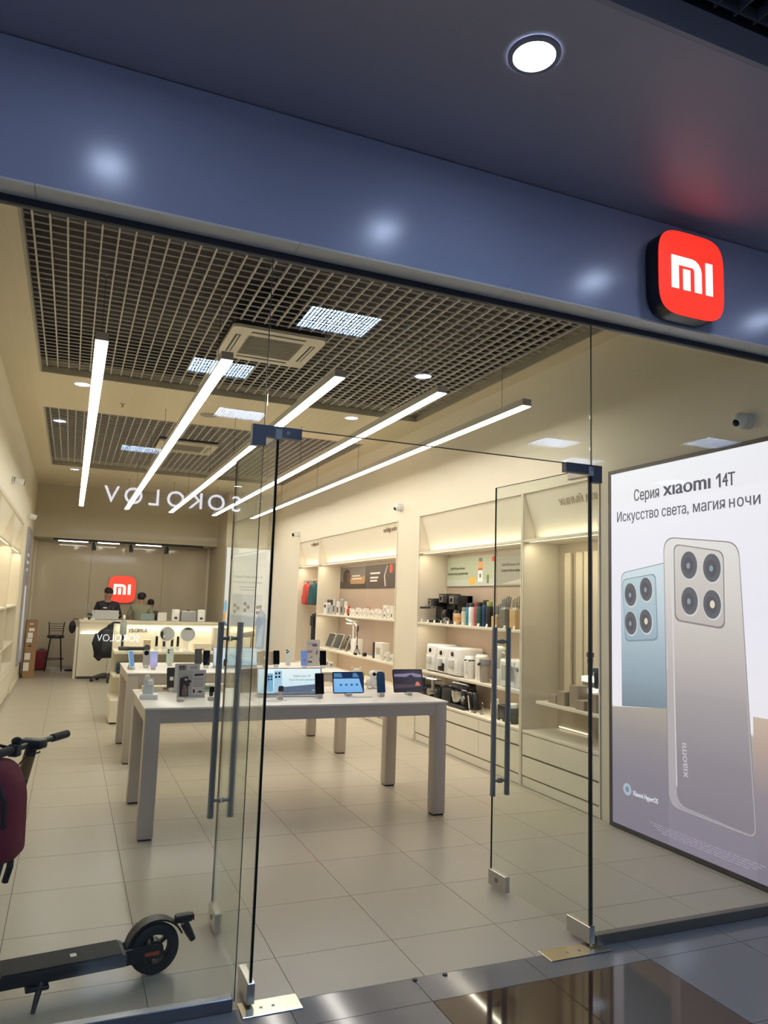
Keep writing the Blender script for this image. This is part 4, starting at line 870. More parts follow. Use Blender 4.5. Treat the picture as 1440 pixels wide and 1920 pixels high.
# back row of the front table, partly hidden
t = thing('toy_robot', 'white toy robot with round black eye behind the tablets', 'robot', (2.19, 3.22, TZ), R(10))
obj('body', MB().ball((0, 0, 0.055), (0.055, 0.045, 0.055)), WHITEG, t); obj('head', MB().ball((0.02, 0, 0.125), (0.042, 0.04, 0.04)), WHITEG, t)
obj('eye', MB().cyl((0.008, -0.036, 0.13), (0.006, -0.043, 0.131), 0.016, 14), BLACKG, t)
for x in (-0.03, 0.03): obj('foot', MB().ball((x, -0.02, 0.012), (0.022, 0.03, 0.012)), WHITEG, t)
t = thing('camera_cube', 'square black faced camera beside the white toy robot', 'camera', (2.285, 3.26, TZ), 0)
obj('body', MB().rbox((-0.03, -0.025, 0.0), (0.03, 0.025, 0.155), 0.008, 2), mat('pale_green', (0.45, 0.52, 0.45), 0.4), t); obj('face', MB().rbox((-0.025, -0.030, 0.095), (0.025, -0.025, 0.148), 0.002, 1), BLACKG, t)
t = thing('toy_bear', 'cream rounded toy bear behind the blue tablet', 'toy', (2.035, 3.20, TZ), R(-12))
obj('body', MB().ball((0, 0, 0.06), (0.06, 0.05, 0.06)), mat('toy_cream', (0.75, 0.68, 0.54), 0.5), t); obj('head', MB().ball((0, -0.01, 0.145), (0.05, 0.045, 0.042)), mat('toy_cream', (0.75, 0.68, 0.54), 0.5), t)
for x in (-0.035, 0.035): obj('ear', MB().ball((x, 0, 0.183), 0.014), mat('toy_cream', (0.75, 0.68, 0.54), 0.5), t)
for x in (-0.018, 0.02): obj('eye', MB().ball((x, -0.053, 0.152), 0.006, 8, 6), BLACK, t)
t = thing('storage_jar', 'small jar with lime green lid behind the tablets', 'jar', (2.12, 3.31, TZ), 0)
obj('jar', MB().lathe([(0.030, 0), (0.032, 0.01), (0.032, 0.10), (0.028, 0.11)], 16), mat('jar_brown', (0.30, 0.24, 0.18), 0.3), t); obj('lid', MB().lathe([(0.034, 0.11), (0.036, 0.12), (0.034, 0.135)], 16), mat('lime', (0.35, 0.55, 0.10), 0.4), t)
p = phone('grey camera phone seen from behind near the blue tablet', 1.66, 3.16, mat('phone_grey', (0.36, 0.35, 0.34), 0.3), None, 0, 0.074, 0.16, ((-.22, .86, .010), (.2, .86, .010), (-.22, .70, .010)))
t = thing('charging_puck', 'flat white charging pad behind the price cards', 'charger', (0.62, 3.05, TZ)); obj('pad', MB().lathe([(0.05, 0), (0.052, 0.006), (0.045, 0.011)], 20), WHITEG, t); obj('cable', MB().tube([(0.05, 0, .004), (0.13, .03, .004), (0.20, -.02, .004)], 0.002, 6), WHITE, t)
t = thing('product_box', 'low pale box lying at the back of the front table', 'box', (0.28, 3.28, TZ)); obj('carton', MB().rbox((-0.10, -0.05, 0), (0.14, 0.05, 0.04), 0.003, 1), mat('carton_cream', (0.72, 0.64, 0.50), 0.5), t); obj('label', MB().box((0.06, -0.0506, 0.012), (0.11, -0.0501, 0.028)), mat('label_red', (0.35, 0.12, 0.08), 0.5), t, 0)
# tall carton stack seen through the left door
t = thing('product_box', 'brown tall carton with green stripe behind the black watch', 'box', (0.74, 3.20, TZ)); obj('carton', MB().rbox((-0.09, -0.04, 0), (0.10, 0.04, 0.06), 0.003, 1), mat('carton_cream', (0.72, 0.64, 0.50), 0.5), t); obj('label', MB().box((-0.08, -0.0406, 0.015), (-0.02, -0.0401, 0.045)), mat('label_green', (0.12, 0.28, 0.16), 0.5), t, 0)
t = card('brown price card with dark lines seen between the left door handle bars', 1.015, 3.05, 0.16, 0.19, rz=R(20), deco=[P('cardtaupe', '#8d7b69')]+lines(-0.06, 0.06, (0.15, 0.135, 0.12, 0.105)))

# rear table
RT_ = 'phones on the display tables'
phone('phone with a mint glowing edge on a dark stand at the rear table corner', 0.235, 5.12, mat('mint_glow', (0.5, 0.8, 0.75), 0.3, emit=0.35, ecol='#9fe0d8'), emis('neon', '#6f9de0', 0.8), R(50), 0.078, 0.165)
phone('phone with a lilac screen on the rear table', 0.45, 5.10, mat('phone_lilac', (0.5, 0.45, 0.65), 0.3), gradmat('lilac_screen', [(0, '#b79be0'), (0.5, '#c9c4f0'), (1, '#a9b4ee')], 'Z', 0, 0.19, 0.85), 0, 0.078, 0.162)
phone('grey phone seen from behind with a large round lens on the rear table', 0.395, 5.32, mat('phone_grey', (0.36, 0.35, 0.34), 0.3), None, R(6), 0.074, 0.162, ((0.0, .80, .026),))
phone('pale mint phone seen from behind on the rear table', 0.67, 5.55, mat('phone_mint', (0.50, 0.58, 0.50), 0.3), None, R(-4), 0.078, 0.165, ((-.22, .88, .010), (-.22, .72, .010)))
p = phone('dark grey phone seen from behind with a paper tag on the rear table', 0.965, 5.42, DARK, None, 0, 0.078, 0.17)
phone('black phone left of the pale screen on the rear table', 1.035, 5.28, BLACK, mat('screen_off', (0.004, 0.005, 0.008), 0.06), 0, 0.074, 0.165)
t, kw = adscreen('pale blue lit screen on the rear table behind the door handle', 1.36, 5.30, 0.50, 0.215, pal=('#cfe6f2', '#e6f2f4', '#b9d8ea'))
for k in range(5): face(t, 'picture_leaf', rpoly([(-0.06+0.012*k, 0.13-0.012*k), (-0.03+0.012*k, 0.16-0.012*k), (-0.035+0.012*k, 0.165-0.012*k), (-0.068+0.012*k, 0.137-0.012*k)], .003), emis('leaf', '#a9cdd6', 0.9), k=2, **kw)
for z, x1 in ((0.165, 0.2), (0.14, 0.13), (0.115, 0.16)): face(t, 'print_line', [(0.0, z), (x1, z), (x1, z+0.003), (0.0, z+0.003)], emis('adink2', '#8fb0bd', 0.8), k=2, **kw)
face(t, 'picture_ring', ell(0.06, 0.05, 0.035, 0.013), emis('adink2', '#8fb0bd', 0.8), k=2, **kw); face(t, 'picture_ring', ell(0.06, 0.052, 0.030, 0.010), emis('adpale', '#dceaf0', 0.9), k=3, **kw)
t = thing('tablet', 'brown grey tablet seen from behind with a white tag on the rear table', 'tablet', (1.73, 5.38, TZ)); pedestal(t); slab(t, 0.19, 0.155, 0.009, mat('tablet_taupe', (0.34, 0.29, 0.23), 0.35), 0.022, LEAN, 0.01); face(t, 'tag', rrect(0.036, 0.036, 0.003, cy=0.085), PAPER, z=0.022, th=0.009)
phone('black phone just right of the door edge on the rear table', 1.855, 5.36, BLACK, mat('screen_off', (0.004, 0.005, 0.008), 0.06), 0, 0.074, 0.162)
phone('pale green phone seen from behind standing alone on the rear table', 2.07, 5.62, mat('phone_pale', (0.52, 0.56, 0.55), 0.3), None, 0, 0.072, 0.165, ((-.22, .88, .010), (.05, .80, .008), (-.22, .72, .010)), logo=mat('tag_tan', (0.6, 0.5, 0.38), 0.5))
phone('cornflower blue phone with red dot on the rear table', 2.145, 5.20, mat('phone_blue', (0.12, 0.25, 0.65), 0.35), mat('phone_blue_back', (0.14, 0.28, 0.70), 0.35), 0, 0.080, 0.172, logo=mat('dot_red', (0.45, 0.10, 0.12), 0.5))
card('white price card with pink gadget pictures on the rear table', 2.335, 5.50, 0.165, 0.305, deco=[CW, ('picture_device', rrect(0.06, 0.035, 0.006, cx=0.02, cy=0.25), P('plum', '#7b4a78')), ('picture_device', rrect(0.06, 0.026, 0.005, cx=-0.04, cy=0.17), P('rose', '#9c6c80')),
    ('picture_device', rpoly([(-0.04, 0.10), (-0.01, 0.115), (0.0, 0.112), (-0.03, 0.095)], .004), CD), ('picture_device', rrect(0.05, 0.024, 0.005, cx=-0.03, cy=0.05), P('mauve', '#6f5560')), ('picture_device', rrect(0.02, 0.05, 0.004, cx=0.05, cy=0.16), P('cardline', '#6f6a6e'))]+lines(-0.07, -0.01, (0.27, 0.255)))
phone('black phone in front of the white price card on the rear table', 2.385, 5.24, BLACK, mat('screen_off', (0.004, 0.005, 0.008), 0.06), R(-6), 0.078, 0.172)
for i, (x, y, w, h) in enumerate(((2.47, 5.66, .07, .13), (2.49, 5.52, .06, .10), (2.48, 5.40, .05, .075), (2.50, 5.30, .05, .06), (2.44, 5.80, .08, .15))):
    t = thing('product_box', ('tall white box second from the back in the cluster', 'medium white box in the middle of the cluster', 'small square white box near the front of the cluster', 'lowest white box at the front of the cluster', 'tallest white box at the back of the cluster')[i]+' on the rear table', 'box', (x, y, TZ), 0, 'white boxes at the end of the rear table')
    obj('carton', MB().rbox((-w/2, -0.03, 0), (w/2, 0.03, h), 0.002, 1), mat('carton_white', (0.78, 0.74, 0.66), 0.5), t); obj('picture', MB().box((-w*.3, -0.0306, h*.3), (w*.3, -0.0301, h*.75)), P('boxpic', '#8a7f74'), t, 0)
# security cables in loose loops on both tables
for i, (x, y, z, lb) in enumerate(((1.10, 2.50, TZ, 'thin white cable lying on the front table edge'), (1.62, 2.95, TZ, 'thin white cable curled behind the front table phones'), (0.75, 5.02, TZ, 'thin white cable lying on the rear table'))):
    o = obj('security_cable', MB().tube([(x+0.10*math.cos(a)*(1-a/14), y+0.05*math.sin(a)*(1-a/20), z+0.0028) for a in [0.45*k for k in range(14)]], 0.0022, 6), WHITE); tag(o, lb, 'cable')

# ================================================================== MERCHANDISE IN THE NICHES
# world helper: position by shelf coordinate (y along the wall, d = distance behind the front edge)
def nt(name, label, cat, y, d, z, group=None, turn=0.0): return thing(name, label, cat, (XR+d, y, z+0.0006), NZ+turn, group)
def carton(name, label, y, d, z, w, dp, h, m, deco=None, group=None, turn=0.0, cat='box'):
    t = nt(name, label, cat, y, d, z, group, turn)
    obj('carton', MB().rbox((-w/2, -dp/2, 0), (w/2, dp/2, h), 0.0025, 1), m, t)
    if deco: obj('picture', MB().box((-w*deco[0], -dp/2-0.0006, h*deco[1]), (w*deco[0], -dp/2-0.0001, h*deco[2])), deco[3], t, 0)
    return t
CBW = mat('carton_white', (0.78, 0.74, 0.66), 0.5); PB = P('boxdark', '#3a3a3c'); PR = P('boxred', '#a8452f')
S1, S2, S3 = 1.46, 0.87, 0.52
# far niche, upper shelf
carton('product_box', 'large dark green box at the left end of the far upper shelf', 9.42, 0.24, S1, 0.26, 0.16, 0.25, mat('carton_green', (0.02, 0.035, 0.03), 0.4))
carton('product_box', 'white box with dark print in front of the dark green box', 9.33, 0.09, S1, 0.16, 0.08, 0.20, CBW, (.3, .55, .8, PB))
carton('product_box', 'narrow grey blister box beside the white box on the far upper shelf', 9.14, 0.09, S1, 0.11, 0.07, 0.16, mat('carton_grey', (0.45, 0.46, 0.48), 0.5), (.35, .2, .7, P('boxblue', '#6d7f96')))
for i in range(6):
    t = carton('cable_pack', f"slim upright cable pack, {('leftmost','second from the left','third from the left','fourth from the left','fifth from the left','rightmost')[i]} of six on the far upper shelf", 9.02-0.10*i, 0.12+0.03*(i % 2), S1, 0.075, 0.03, 0.27-0.02*(i % 3), mat('pack_%d' % (i % 3), ((0.55, 0.52, 0.47), (0.36, 0.32, 0.30), (0.70, 0.67, 0.62))[i % 3], 0.5), (.3, .15, .55, PB), 'upright cable packs on the far upper shelf', R(12), 'pack')
def lathe_thing(name, label, cat, y, d, z, parts, group=None, n=18, turn=0.0):
    t = nt(name, label, cat, y, d, z, group, turn)
    for nm, prof, m in parts: obj(nm, MB().lathe(prof, n), m, t)
    return t
lathe_thing('bottle', 'small cream bottle with tan cap on the far upper shelf', 'bottle', 8.36, 0.12, S1, (('body', [(.035, 0), (.038, .01), (.038, .13), (.02, .15)], CBW), ('cap', [(.02, .15), (.02, .19), (.015, .195)], mat('cap_tan', (.6, .42, .22), .5))))
t = nt('toy_figure', 'red gadget figure on the far upper shelf', 'toy', 8.24, 0.10, S1); obj('body', MB().rbox((-.04, -.03, .03), (.04, .03, .11), .012, 2), mat('toy_red', (.50, .07, .04), .4), t); obj('head', MB().ball((0, 0, .135), (.028, .025, .024)), mat('toy_red', (.50, .07, .04), .4), t)
for x in (-.025, .025): obj('leg', MB().cyl((x, 0, 0), (x, 0, .032), .012, 10), BLACK, t)
t = nt('handbag', 'orange red handled case behind white boxes on the far upper shelf', 'bag', 7.80, 0.27, S1); obj('body', MB().rbox((-.10, -.04, 0), (.10, .04, .12), .02, 2), mat('case_orange', (.55, .16, .07), .5), t); obj('handle', MB().tube([(-.05, 0, .118), (-.045, 0, .15), (.045, 0, .15), (.05, 0, .118)], .008, 8), mat('case_orange', (.55, .16, .07), .5), t)
g = 'small white boxes in a row on the far upper shelf'
for i in range(15):
    carton('product_box', 'small white product box in the far upper shelf row, '+ORD[i], 8.10-0.107*i, 0.10+0.012*(i % 3), S1, 0.075+0.010*(i % 2), 0.05, (0.12, 0.10, 0.135, 0.11)[i % 4], CBW, (.25, .3, .6, (P('boxpale', '#b9b0a4'), PB)[i % 5 == 3]), g)
carton('product_box', 'taller white box at the right end of the far upper shelf', 6.47, 0.13, S1, 0.09, 0.07, 0.185, CBW, (.2, .15, .4, PB))
carton('product_box', 'white box with black mark in the middle of the far upper shelf', 6.96, 0.24, S1, 0.15, 0.08, 0.19, CBW, (.3, .4, .8, P('boxpale', '#b9b0a4')))
# far niche, lower shelf
t = nt('solar_panel', 'folding black solar panel of three leaves on the far lower shelf', 'solar panel', 8.98, 0.14, S2)
PVM = mat('pv_dark', (0.035, 0.045, 0.05), 0.25, var=0.3, scale=60)
for k, (x, rz_) in enumerate(((-0.36, 0), (0.0, 0), (0.36, R(-14)))):
    mm = M((x, 0.02*k, 0.0), (0, 0, rz_)) @ M((0, 0, 0.006), (R(-20), 0, 0))
    l = obj('leaf', MB().rbox((-.17, -.006, 0), (.17, .006, .27), .004, 1, mm), mat('pv_frame', (.55, .54, .5), .4), t); obj('cells', MB().box((-.155, -.0075, .015), (.155, -.0062, .255), mm), PVM, l, 0)
for x in (-.3, .3): obj('leg', MB().cyl((x, .10, .20), (x, .20, .004), .006, 8), BLACK, t)
def lamp_pts(t, pts, r, m): return obj('arm', MB().tube(pts, r, 10), m, t)
t = nt('desk_lamp', 'slim white desk lamp with flat head on the far lower shelf', 'lamp', 8.42, 0.26, S2)
obj('base', MB().lathe([(.075, 0), (.075, .012), (.06, .016)], 22), WHITEG, t); lamp_pts(t, [(0, 0, .014), (0, 0, .45)], .012, WHITEG)
h = obj('head', MB().rbox((-.25, -.05, .45), (.04, .05, .468), .006, 2), WHITEG, t); obj('glow', MB().box((-.24, -.042, .447), (-.03, .042, .4495)), emis('lampglow', '#ffffff', 3.0), h, 0)
t = nt('desk_lamp', 'white desk lamp with bent arm rising from a white block', 'lamp', 7.98, 0.16, S2)
obj('base', MB().rbox((-.10, -.07, 0), (.10, .07, .235), .01, 2), WHITEG, t); lamp_pts(t, [(-.02, 0, .234), (.03, 0, .39), (-.06, 0, .455), (-.17, 0, .495)], .013, WHITEG)
h = obj('head', MB().rbox((-.24, -.065, 0), (.02, .065, .018), .008, 2, M((-.16, 0, .495), (0, R(8), 0))), WHITEG, t); obj('glow', MB().box((-.23, -.058, -.002), (-.01, .058, -.0005), M((-.16, 0, .495), (0, R(8), 0))), emis('lampglow', '#ffffff', 3.0), h, 0)
t = nt('tripod', 'black selfie tripod with phone clamp on the far lower shelf', 'tripod', 7.70, 0.06, S2)
obj('column', MB().cyl((0, 0, .12), (0, 0, .36), .007, 10), mat('tripod_red', (.12, .04, .03), .4), t)
for a in (90, 210, 330): obj('leg', MB().cyl((0, 0, .13), (.085*math.cos(R(a)), .055*math.sin(R(a)), .004), .006, 8), BLACK, t)
obj('hub', MB().ball((0, 0, .13), .018), BLACK, t); c_ = obj('clamp', MB().rbox((-.025, -.012, .36), (.025, .012, .45), .006, 1), BLACK, t); obj('phone_slot', MB().box((-.018, -.0135, .37), (.018, -.0122, .44)), GREY, c_, 0)
obj('remote', MB().rbox((-.03, -.04, 0.0), (.03, -.005, .035), .005, 1), BLACK, t)
t = nt('clip_lens', 'small black clip lens beside the tripod', 'lens', 7.42, 0.08, S2); obj('barrel', MB().cyl((-.03, 0, .03), (.03, 0, .03), .028, 14), BLACK, t); obj('foot', MB().box((-.05, -.03, 0), (.02, .03, .006)), BLACK, t)
t = nt('white_tray', 'flat white tray with small gadgets on the far lower shelf', 'tray', 7.55, 0.24, S2); obj('plate', MB().rbox((-.16, -.08, 0), (.16, .08, .012), .004, 1), WHITEG, t)
for x in (-.09, 0, .09): obj('gadget', MB().rbox((x-.02, -.02, .012), (x+.02, .02, .03), .005, 1), GREY, t)
carton('speaker_box', 'tall black box standing on the far lower shelf', 7.07, 0.15, S2, .06, .14, .235, BLACK, cat='box')
carton('product_box', 'tall white box beside the black box on the far lower shelf', 6.86, 0.13, S2, .26, .12, .24, CBW, (.3, .3, .7, P('boxpale', '#b9b0a4')))
for i in range(5): carton('product_box', 'little white box at the right of the far lower shelf, '+ORD[i], 6.66-0.10*i, 0.06+0.02*(i % 2), S2, .07, .05, (.14, .11, .13, .10, .12)[i], CBW, (.2, .3, .6, (P('boxpale', '#b9b0a4'), PB)[i % 2]), 'little white boxes on the far lower shelf')
# backpacks in the small bay
def backpack(name, label, loc, rz, W, H, D, m, m2, parent_cat='backpack'):
    t = thing(name, label, parent_cat, loc, rz)
    prof = rpoly([(-W/2, 0), (W/2, 0), (W*.47, H*.72), (W*.30, H), (-W*.30, H), (-W*.47, H*.72)], [.05, .05, .10, .10, .10, .10], 6)
    bm = bmesh.new(); mm = M((0, 0, 0), (R(90), 0, 0))
    k = MB(); n = len(prof); vs = []; fs = []; cx, cy = 0, H*.48
    rings = [(1.0, -D*.35), (1.03, 0), (1.0, D*.35), (.90, D*.50), (.70, D*.57)]
    for s_, z_ in rings: vs += [(cx+(x-cx)*s_, cy+(y-cy)*s_, z_) for x, y in prof]
    for i in range(len(rings)-1):
        for j in range(n): fs.append((i*n+j, i*n+(j+1) % n, (i+1)*n+(j+1) % n, (i+1)*n+j))
    ar = sum(prof[i][0]*prof[(i+1) % n][1]-prof[(i+1) % n][0]*prof[i][1] for i in range(n))
    fs.append(tuple(range(n-1, -1, -1))); fs.append(tuple((len(rings)-1)*n+j for j in range(n)))
    if ar < 0: fs = [f[::-1] for f in fs]
    bm.free(); k.add(vs, fs, mm); obj('body', k, m, t, 60)
    return t
def bag_bits(t, W, H, D, m, m2):
    pk = [(x, y*H*.42) for x, y in rpoly([(-W*.42, .08), (W*.42, .08), (W*.40, 1), (-W*.40, 1)], [.05, .05, .08, .08])]
    obj('front_pocket', MB().prism(pk, D*.56, D*.63, M((0, 0, 0), (R(90), 0, 0))), m, t, 60)
    obj('top_handle', MB().tube([(-.03, -D*.1, H*.98), (-.025, -D*.1, H*1.06), (.025, -D*.1, H*1.06), (.03, -D*.1, H*.98)], .008, 8), m2, t)
t = backpack('backpack', 'small bright red backpack hanging in the far niche', (XR+0.12, 10.62, 1.61), NZ, .30, .40, .14, mat('bag_red', (.62, .06, .04), .7, bump=.3, scale=80), BLACK); bag_bits(t, .30, .40, .14, mat('bag_red', (.62, .06, .04), .7), BLACK)
t = backpack('backpack', 'small dark teal backpack hanging beside the red one', (XR+0.12, 10.20, 1.61), NZ+R(10), .28, .40, .14, mat('bag_teal', (.02, .09, .10), .7, bump=.3, scale=80), BLACK); bag_bits(t, .28, .40, .14, mat('bag_teal', (.02, .09, .10), .7), BLACK)
t = nt('hanging_bag', 'black bag hanging low in the far niche below the teal backpack', 'bag', 10.10, 0.14, 0.90); obj('body', MB().rbox((-.11, -.07, 0), (.11, .07, .55), .05, 3), mat('bag_black', (.015, .015, .017), .8, bump=.3, scale=60), t); obj('flap', MB().rbox((-.10, -.085, .32), (.10, -.068, .50), .02, 2), mat('bag_black', (.015, .015, .017), .8), t)
obj('strap', MB().tube([(-.06, 0, .54), (0, .06, .66), (.06, 0, .54)], .008, 8), BLACK, t); obj('wall_peg', MB().cyl((0, .04, .655), (0, .265, .655), .008, 8), STEEL, t)
hk = thing('hook_rail', 'thin steel hook rail holding the small backpacks in the far niche', 'rail', (XR+0.10, 10.36, 2.065), NZ); obj('bar', MB().cyl((-.50, 0, 0), (.50, 0, 0), .008, 10), STEEL, hk)
for x in (-.26, .16): obj('hook', MB().tube([(x, 0, .0), (x, -.02, -.01), (x, -.02, -.03), (x, 0, -.035)], .004, 6), STEEL, hk)
for x in (-.46, .46): obj('arm', MB().box((x-.01, 0, -.01), (x+.01, .305, .01)), STEEL, hk)

# middle niche, upper shelf: coffee machines, bottles, knife blocks
def coffee(label, y, d, w, h, porta):
    t = nt('coffee_machine', label, 'coffee machine', y, d, S1)
    obj('base', MB().rbox((-w/2, -.10, 0), (w/2, .10, .035), .006, 1), BLACK, t)
    obj('back_column', MB().rbox((-w/2, .02, .035), (w/2, .10, h), .008, 2), BLACK, t)
    hd = obj('head', MB().rbox((-w/2, -.10, h*.68), (w/2, .10, h), .01, 2), BLACK, t)
    obj('control_panel', MB().rbox((-w*.38, -.104, h*.72), (w*.05, -.1003, h*.94), .003, 1), STEEL, hd); obj('display', MB().box((-w*.30, -.1052, h*.76), (-w*.06, -.1043, h*.90)), BLACKG, hd, 0)
    if porta:
        obj('portafilter', MB().cyl((-.02, -.06, h*.60), (-.02, -.06, h*.675), .03, 14), STEEL, t); obj('grip', MB().cyl((-.02, -.085, h*.62), (-.10, -.20, h*.60), .013, 10), BLACK, t)
        obj('drip_tray', MB().box((-w*.4, -.095, .0355), (w*.4, 0, .045)), GREY, t, 0)
    else:
        j = obj('carafe', MB().lathe([(.055, .036), (.066, .06), (.066, .11), (.045, .16), (.048, .17)], 18, M((0, -.035, 0))), mat('dark_glass', (.02, .015, .012), .05), t); obj('carafe_handle', MB().tube([(.045, -.06, .155), (.085, -.095, .14), (.085, -.095, .08), (.05, -.07, .06)], .007, 8), BLACK, j)
    return t
coffee('black espresso machine with portafilter at the left end of the upper shelf', 5.22, .19, .19, .30, True)
coffee('black coffee maker with glass carafe, second on the upper shelf', 4.96, .22, .21, .36, False)
coffee('wide black drip coffee maker with silver panel, third on the upper shelf', 4.66, .21, .24, .34, False)
t = nt('striped_globe', 'small striped dark globe before the wide coffee maker', 'bowl', 4.70, .045, S1); obj('globe', MB().ball((0, 0, .042), .040), DARK, t)
for k in range(4): obj('stripe', MB().ring(ell(0, 0, .0405, .0405), ell(0, 0, .038, .038), -.002, .002, M((0, 0, .042), (R(40), 0, R(45*k)))), PAPER, t)
t = lathe_thing('mug', 'orange and cream mug on the upper shelf', 'mug', 4.50, .08, S1, (('cup', [(.036, 0), (.042, .01), (.046, .13), (.044, .13)], mat('mug_cream', (.75, .55, .35), .4)),)); obj('band', MB().lathe([(.0445, .05), (.0462, .09)], 18, cap=False), mat('mug_orange', (.75, .35, .10), .4), t); obj('handle', MB().tube([(.043, 0, .10), (.075, 0, .09), (.075, 0, .05), (.042, 0, .035)], .006, 8), mat('mug_cream', (.75, .55, .35), .4), t)
lathe_thing('grinder', 'cream cylinder grinder beside the orange mug', 'grinder', 4.385, .12, S1, (('body', [(.040, 0), (.042, .01), (.042, .15), (.038, .155)], mat('cream_plastic', (.74, .66, .50), .35)), ('lid', [(.036, .155), (.036, .195), (.030, .20)], GREY)))
def bottle(label, y, d, h, r, m, cap):
    lathe_thing('thermos', label, 'bottle', y, d, S1, (('body', [(r*.94, 0), (r, .008), (r, h*.76), (r*.8, h*.82)], m), ('cap', [(r*.82, h*.82), (r*.84, h*.97), (r*.7, h)], cap)))
bottle('teal blue thermos bottle on the upper shelf', 4.29, .12, .25, .037, mat('teal', (.02, .26, .38), .3), mat('navy', (.02, .03, .06), .4))
bottle('white thermos bottle with black ring on the upper shelf', 4.19, .10, .255, .036, WHITEG, DARK)
bottle('red flowered thermos bottle on the upper shelf', 4.10, .12, .265, .036, mat('red_flower', (.45, .05, .08), .35, var=.8, scale=45), mat('cap_red', (.35, .03, .05), .4))
bottle('dark green speckled thermos bottle on the upper shelf', 4.01, .10, .265, .037, mat('green_speck', (.02, .10, .08), .35, var=.9, scale=60), BLACK)
bottle('tall dark blue thermos bottle on the upper shelf', 3.915, .12, .29, .040, mat('blue_dark', (.015, .035, .12), .25), BLACK)
bottle('black thermos bottle with lime lid on the upper shelf', 3.815, .11, .275, .039, mat('black_matte', (.012, .014, .014), .5), mat('lime_lid', (.30, .38, .08), .4))
def knives(label, y, m, h, hm, lean=R(8)):
    t = nt('knife_block', label, 'knife block', y, .13, S1)
    obj('block', MB().rbox((-.055, -.05, 0), (.055, .06, h), .006, 1), m, t)
    for k, (x, yy, L, a) in enumerate(((-.035, -.02, .09, -24), (-.010, -.02, .10, -18), (.018, -.02, .095, -14), (-.025, .02, .12, -20), (.005, .02, .125, -14), (.032, .02, .11, -8))):
        mm = M((x, yy, h-.01), (R(-14), R(a), 0)); kn = obj('knife', MB().rbox((-.009, -.007, .03), (.009, .007, .03+L), .004, 1, mm), hm, t); obj('bolster', MB().box((-.008, -.006, .006), (.008, .006, .0295), mm), STEEL, kn, 0)
KH = mat('knife_handle', (.10, .095, .09), .35, .3); BAM = mat('bamboo', (.52, .33, .14), .5, var=.12, scale=12)
knives('low bamboo knife block with dark handled knives on the upper shelf', 3.68, BAM, .12, KH); knives('dark grey knife block with grey knives on the upper shelf', 3.52, mat('block_grey', (.12, .12, .11), .4), .20, KH); knives('tall bamboo knife block with wooden handled knives on the upper shelf', 3.32, BAM, .20, mat('knife_brown', (.22, .17, .11), .4))
t = nt('wire_rack', 'small wire rack at the right end of the upper shelf', 'rack', 3.16, .08, S1)
for k in range(3): obj('loop', MB().tube([(-.03, .02*k, 0.002), (-.02, .02*k, .07), (.01, .02*k, .09), (.03, .02*k, 0.002)], .003, 6), STEEL, t)
for i in range(13):
    t = nt('price_tag', 'little white price tag on the upper kitchen shelf edge, '+ORD[i], 'price tag', 5.33-0.178*i, .018, S1, 'white price tags on the middle niche shelf', R(6*((i % 3)-1)))
    obj('tag', MB().box((-.019, -.001, 0), (.019, .001, .034), M((0, 0, 0.001), (R(-15), 0, 0))), PAPER, t, 0)
# middle niche, lower shelf: white kitchen machines
def fryer(label, y, d, w, dp, h, win):
    t = nt('air_fryer', label, 'air fryer', y, d, S2)
    obj('body', MB().rbox((-w/2, -dp/2, .006), (w/2, dp/2, h), .028, 3), WHITEG, t); obj('foot_ring', MB().rbox((-w*.44, -dp*.42, 0), (w*.44, dp*.42, .008), .003, 1), DARK, t)
    obj('dial', MB().cyl((-w*.05, -dp/2-.001, h*.77), (-w*.05, -dp/2-.012, h*.77), .026, 18), BLACKG, t)
    dr = obj('drawer', MB().rbox((-w*.43, -dp/2-.008, h*.06), (w*.43, -dp/2-.0005, h*.60), .006, 2), WHITE, t)
    obj('handle', MB().rbox((-w*.11, -dp/2-.050, h*.28), (w*.11, -dp/2-.0085, h*.56), .010, 2), mat('handle_grey', (.62, .60, .55), .4), dr)
    if win: obj('window', MB().rbox((-w*.30, -dp/2-.0105, h*.10), (w*.34, -dp/2-.0085, h*.40), .001, 1), BLACKG, dr)
fryer('white air fryer at the left end of the lower kitchen shelf', 5.10, .20, .27, .30, .33, False); fryer('white air fryer with dark window, second on the lower kitchen shelf', 4.81, .20, .26, .30, .315, True); fryer('largest white air fryer, third on the lower kitchen shelf', 4.50, .20, .29, .32, .325, False)
t = lathe_thing('kettle', 'slim white kettle with black lettering band on the lower kitchen shelf', 'kettle', 4.24, .11, S2, (('body', [(.055, 0), (.060, .01), (.060, .22), (.052, .235)], WHITEG), ('lid', [(.052, .235), (.045, .248)], WHITE)), turn=R(-50)); obj('handle', MB().tube([(.05, 0, .20), (.10, 0, .19), (.10, 0, .08), (.052, 0, .06)], .009, 8), WHITE, t); obj('label_band', MB().lathe([(.0606, .195), (.0606, .210)], 18, cap=False), PB, t)
lathe_thing('humidifier', 'wide white cylinder humidifier on the lower kitchen shelf', 'humidifier', 4.06, .17, S2, (('body', [(.072, 0), (.078, .012), (.078, .255), (.070, .265)], WHITEG), ('cap', [(.070, .265), (.062, .278), (.02, .280)], WHITE)), n=24)
t = nt('juicer', 'juicer with clear jug and black top on the lower kitchen shelf', 'juicer', 3.86, .09, S2); obj('jug', MB().lathe([(.050, .002), (.055, .02), (.060, .17), (.058, .18)], 18), mat('smoky_plastic', (.36, .32, .27), .15), t); obj('collar', MB().lathe([(.064, .18), (.066, .20), (.062, .245), (.03, .25)], 18), GREY, t); obj('spout', MB().cyl((.0, -.06, .20), (.0, -.09, .185), .014, 10), BLACK, t)
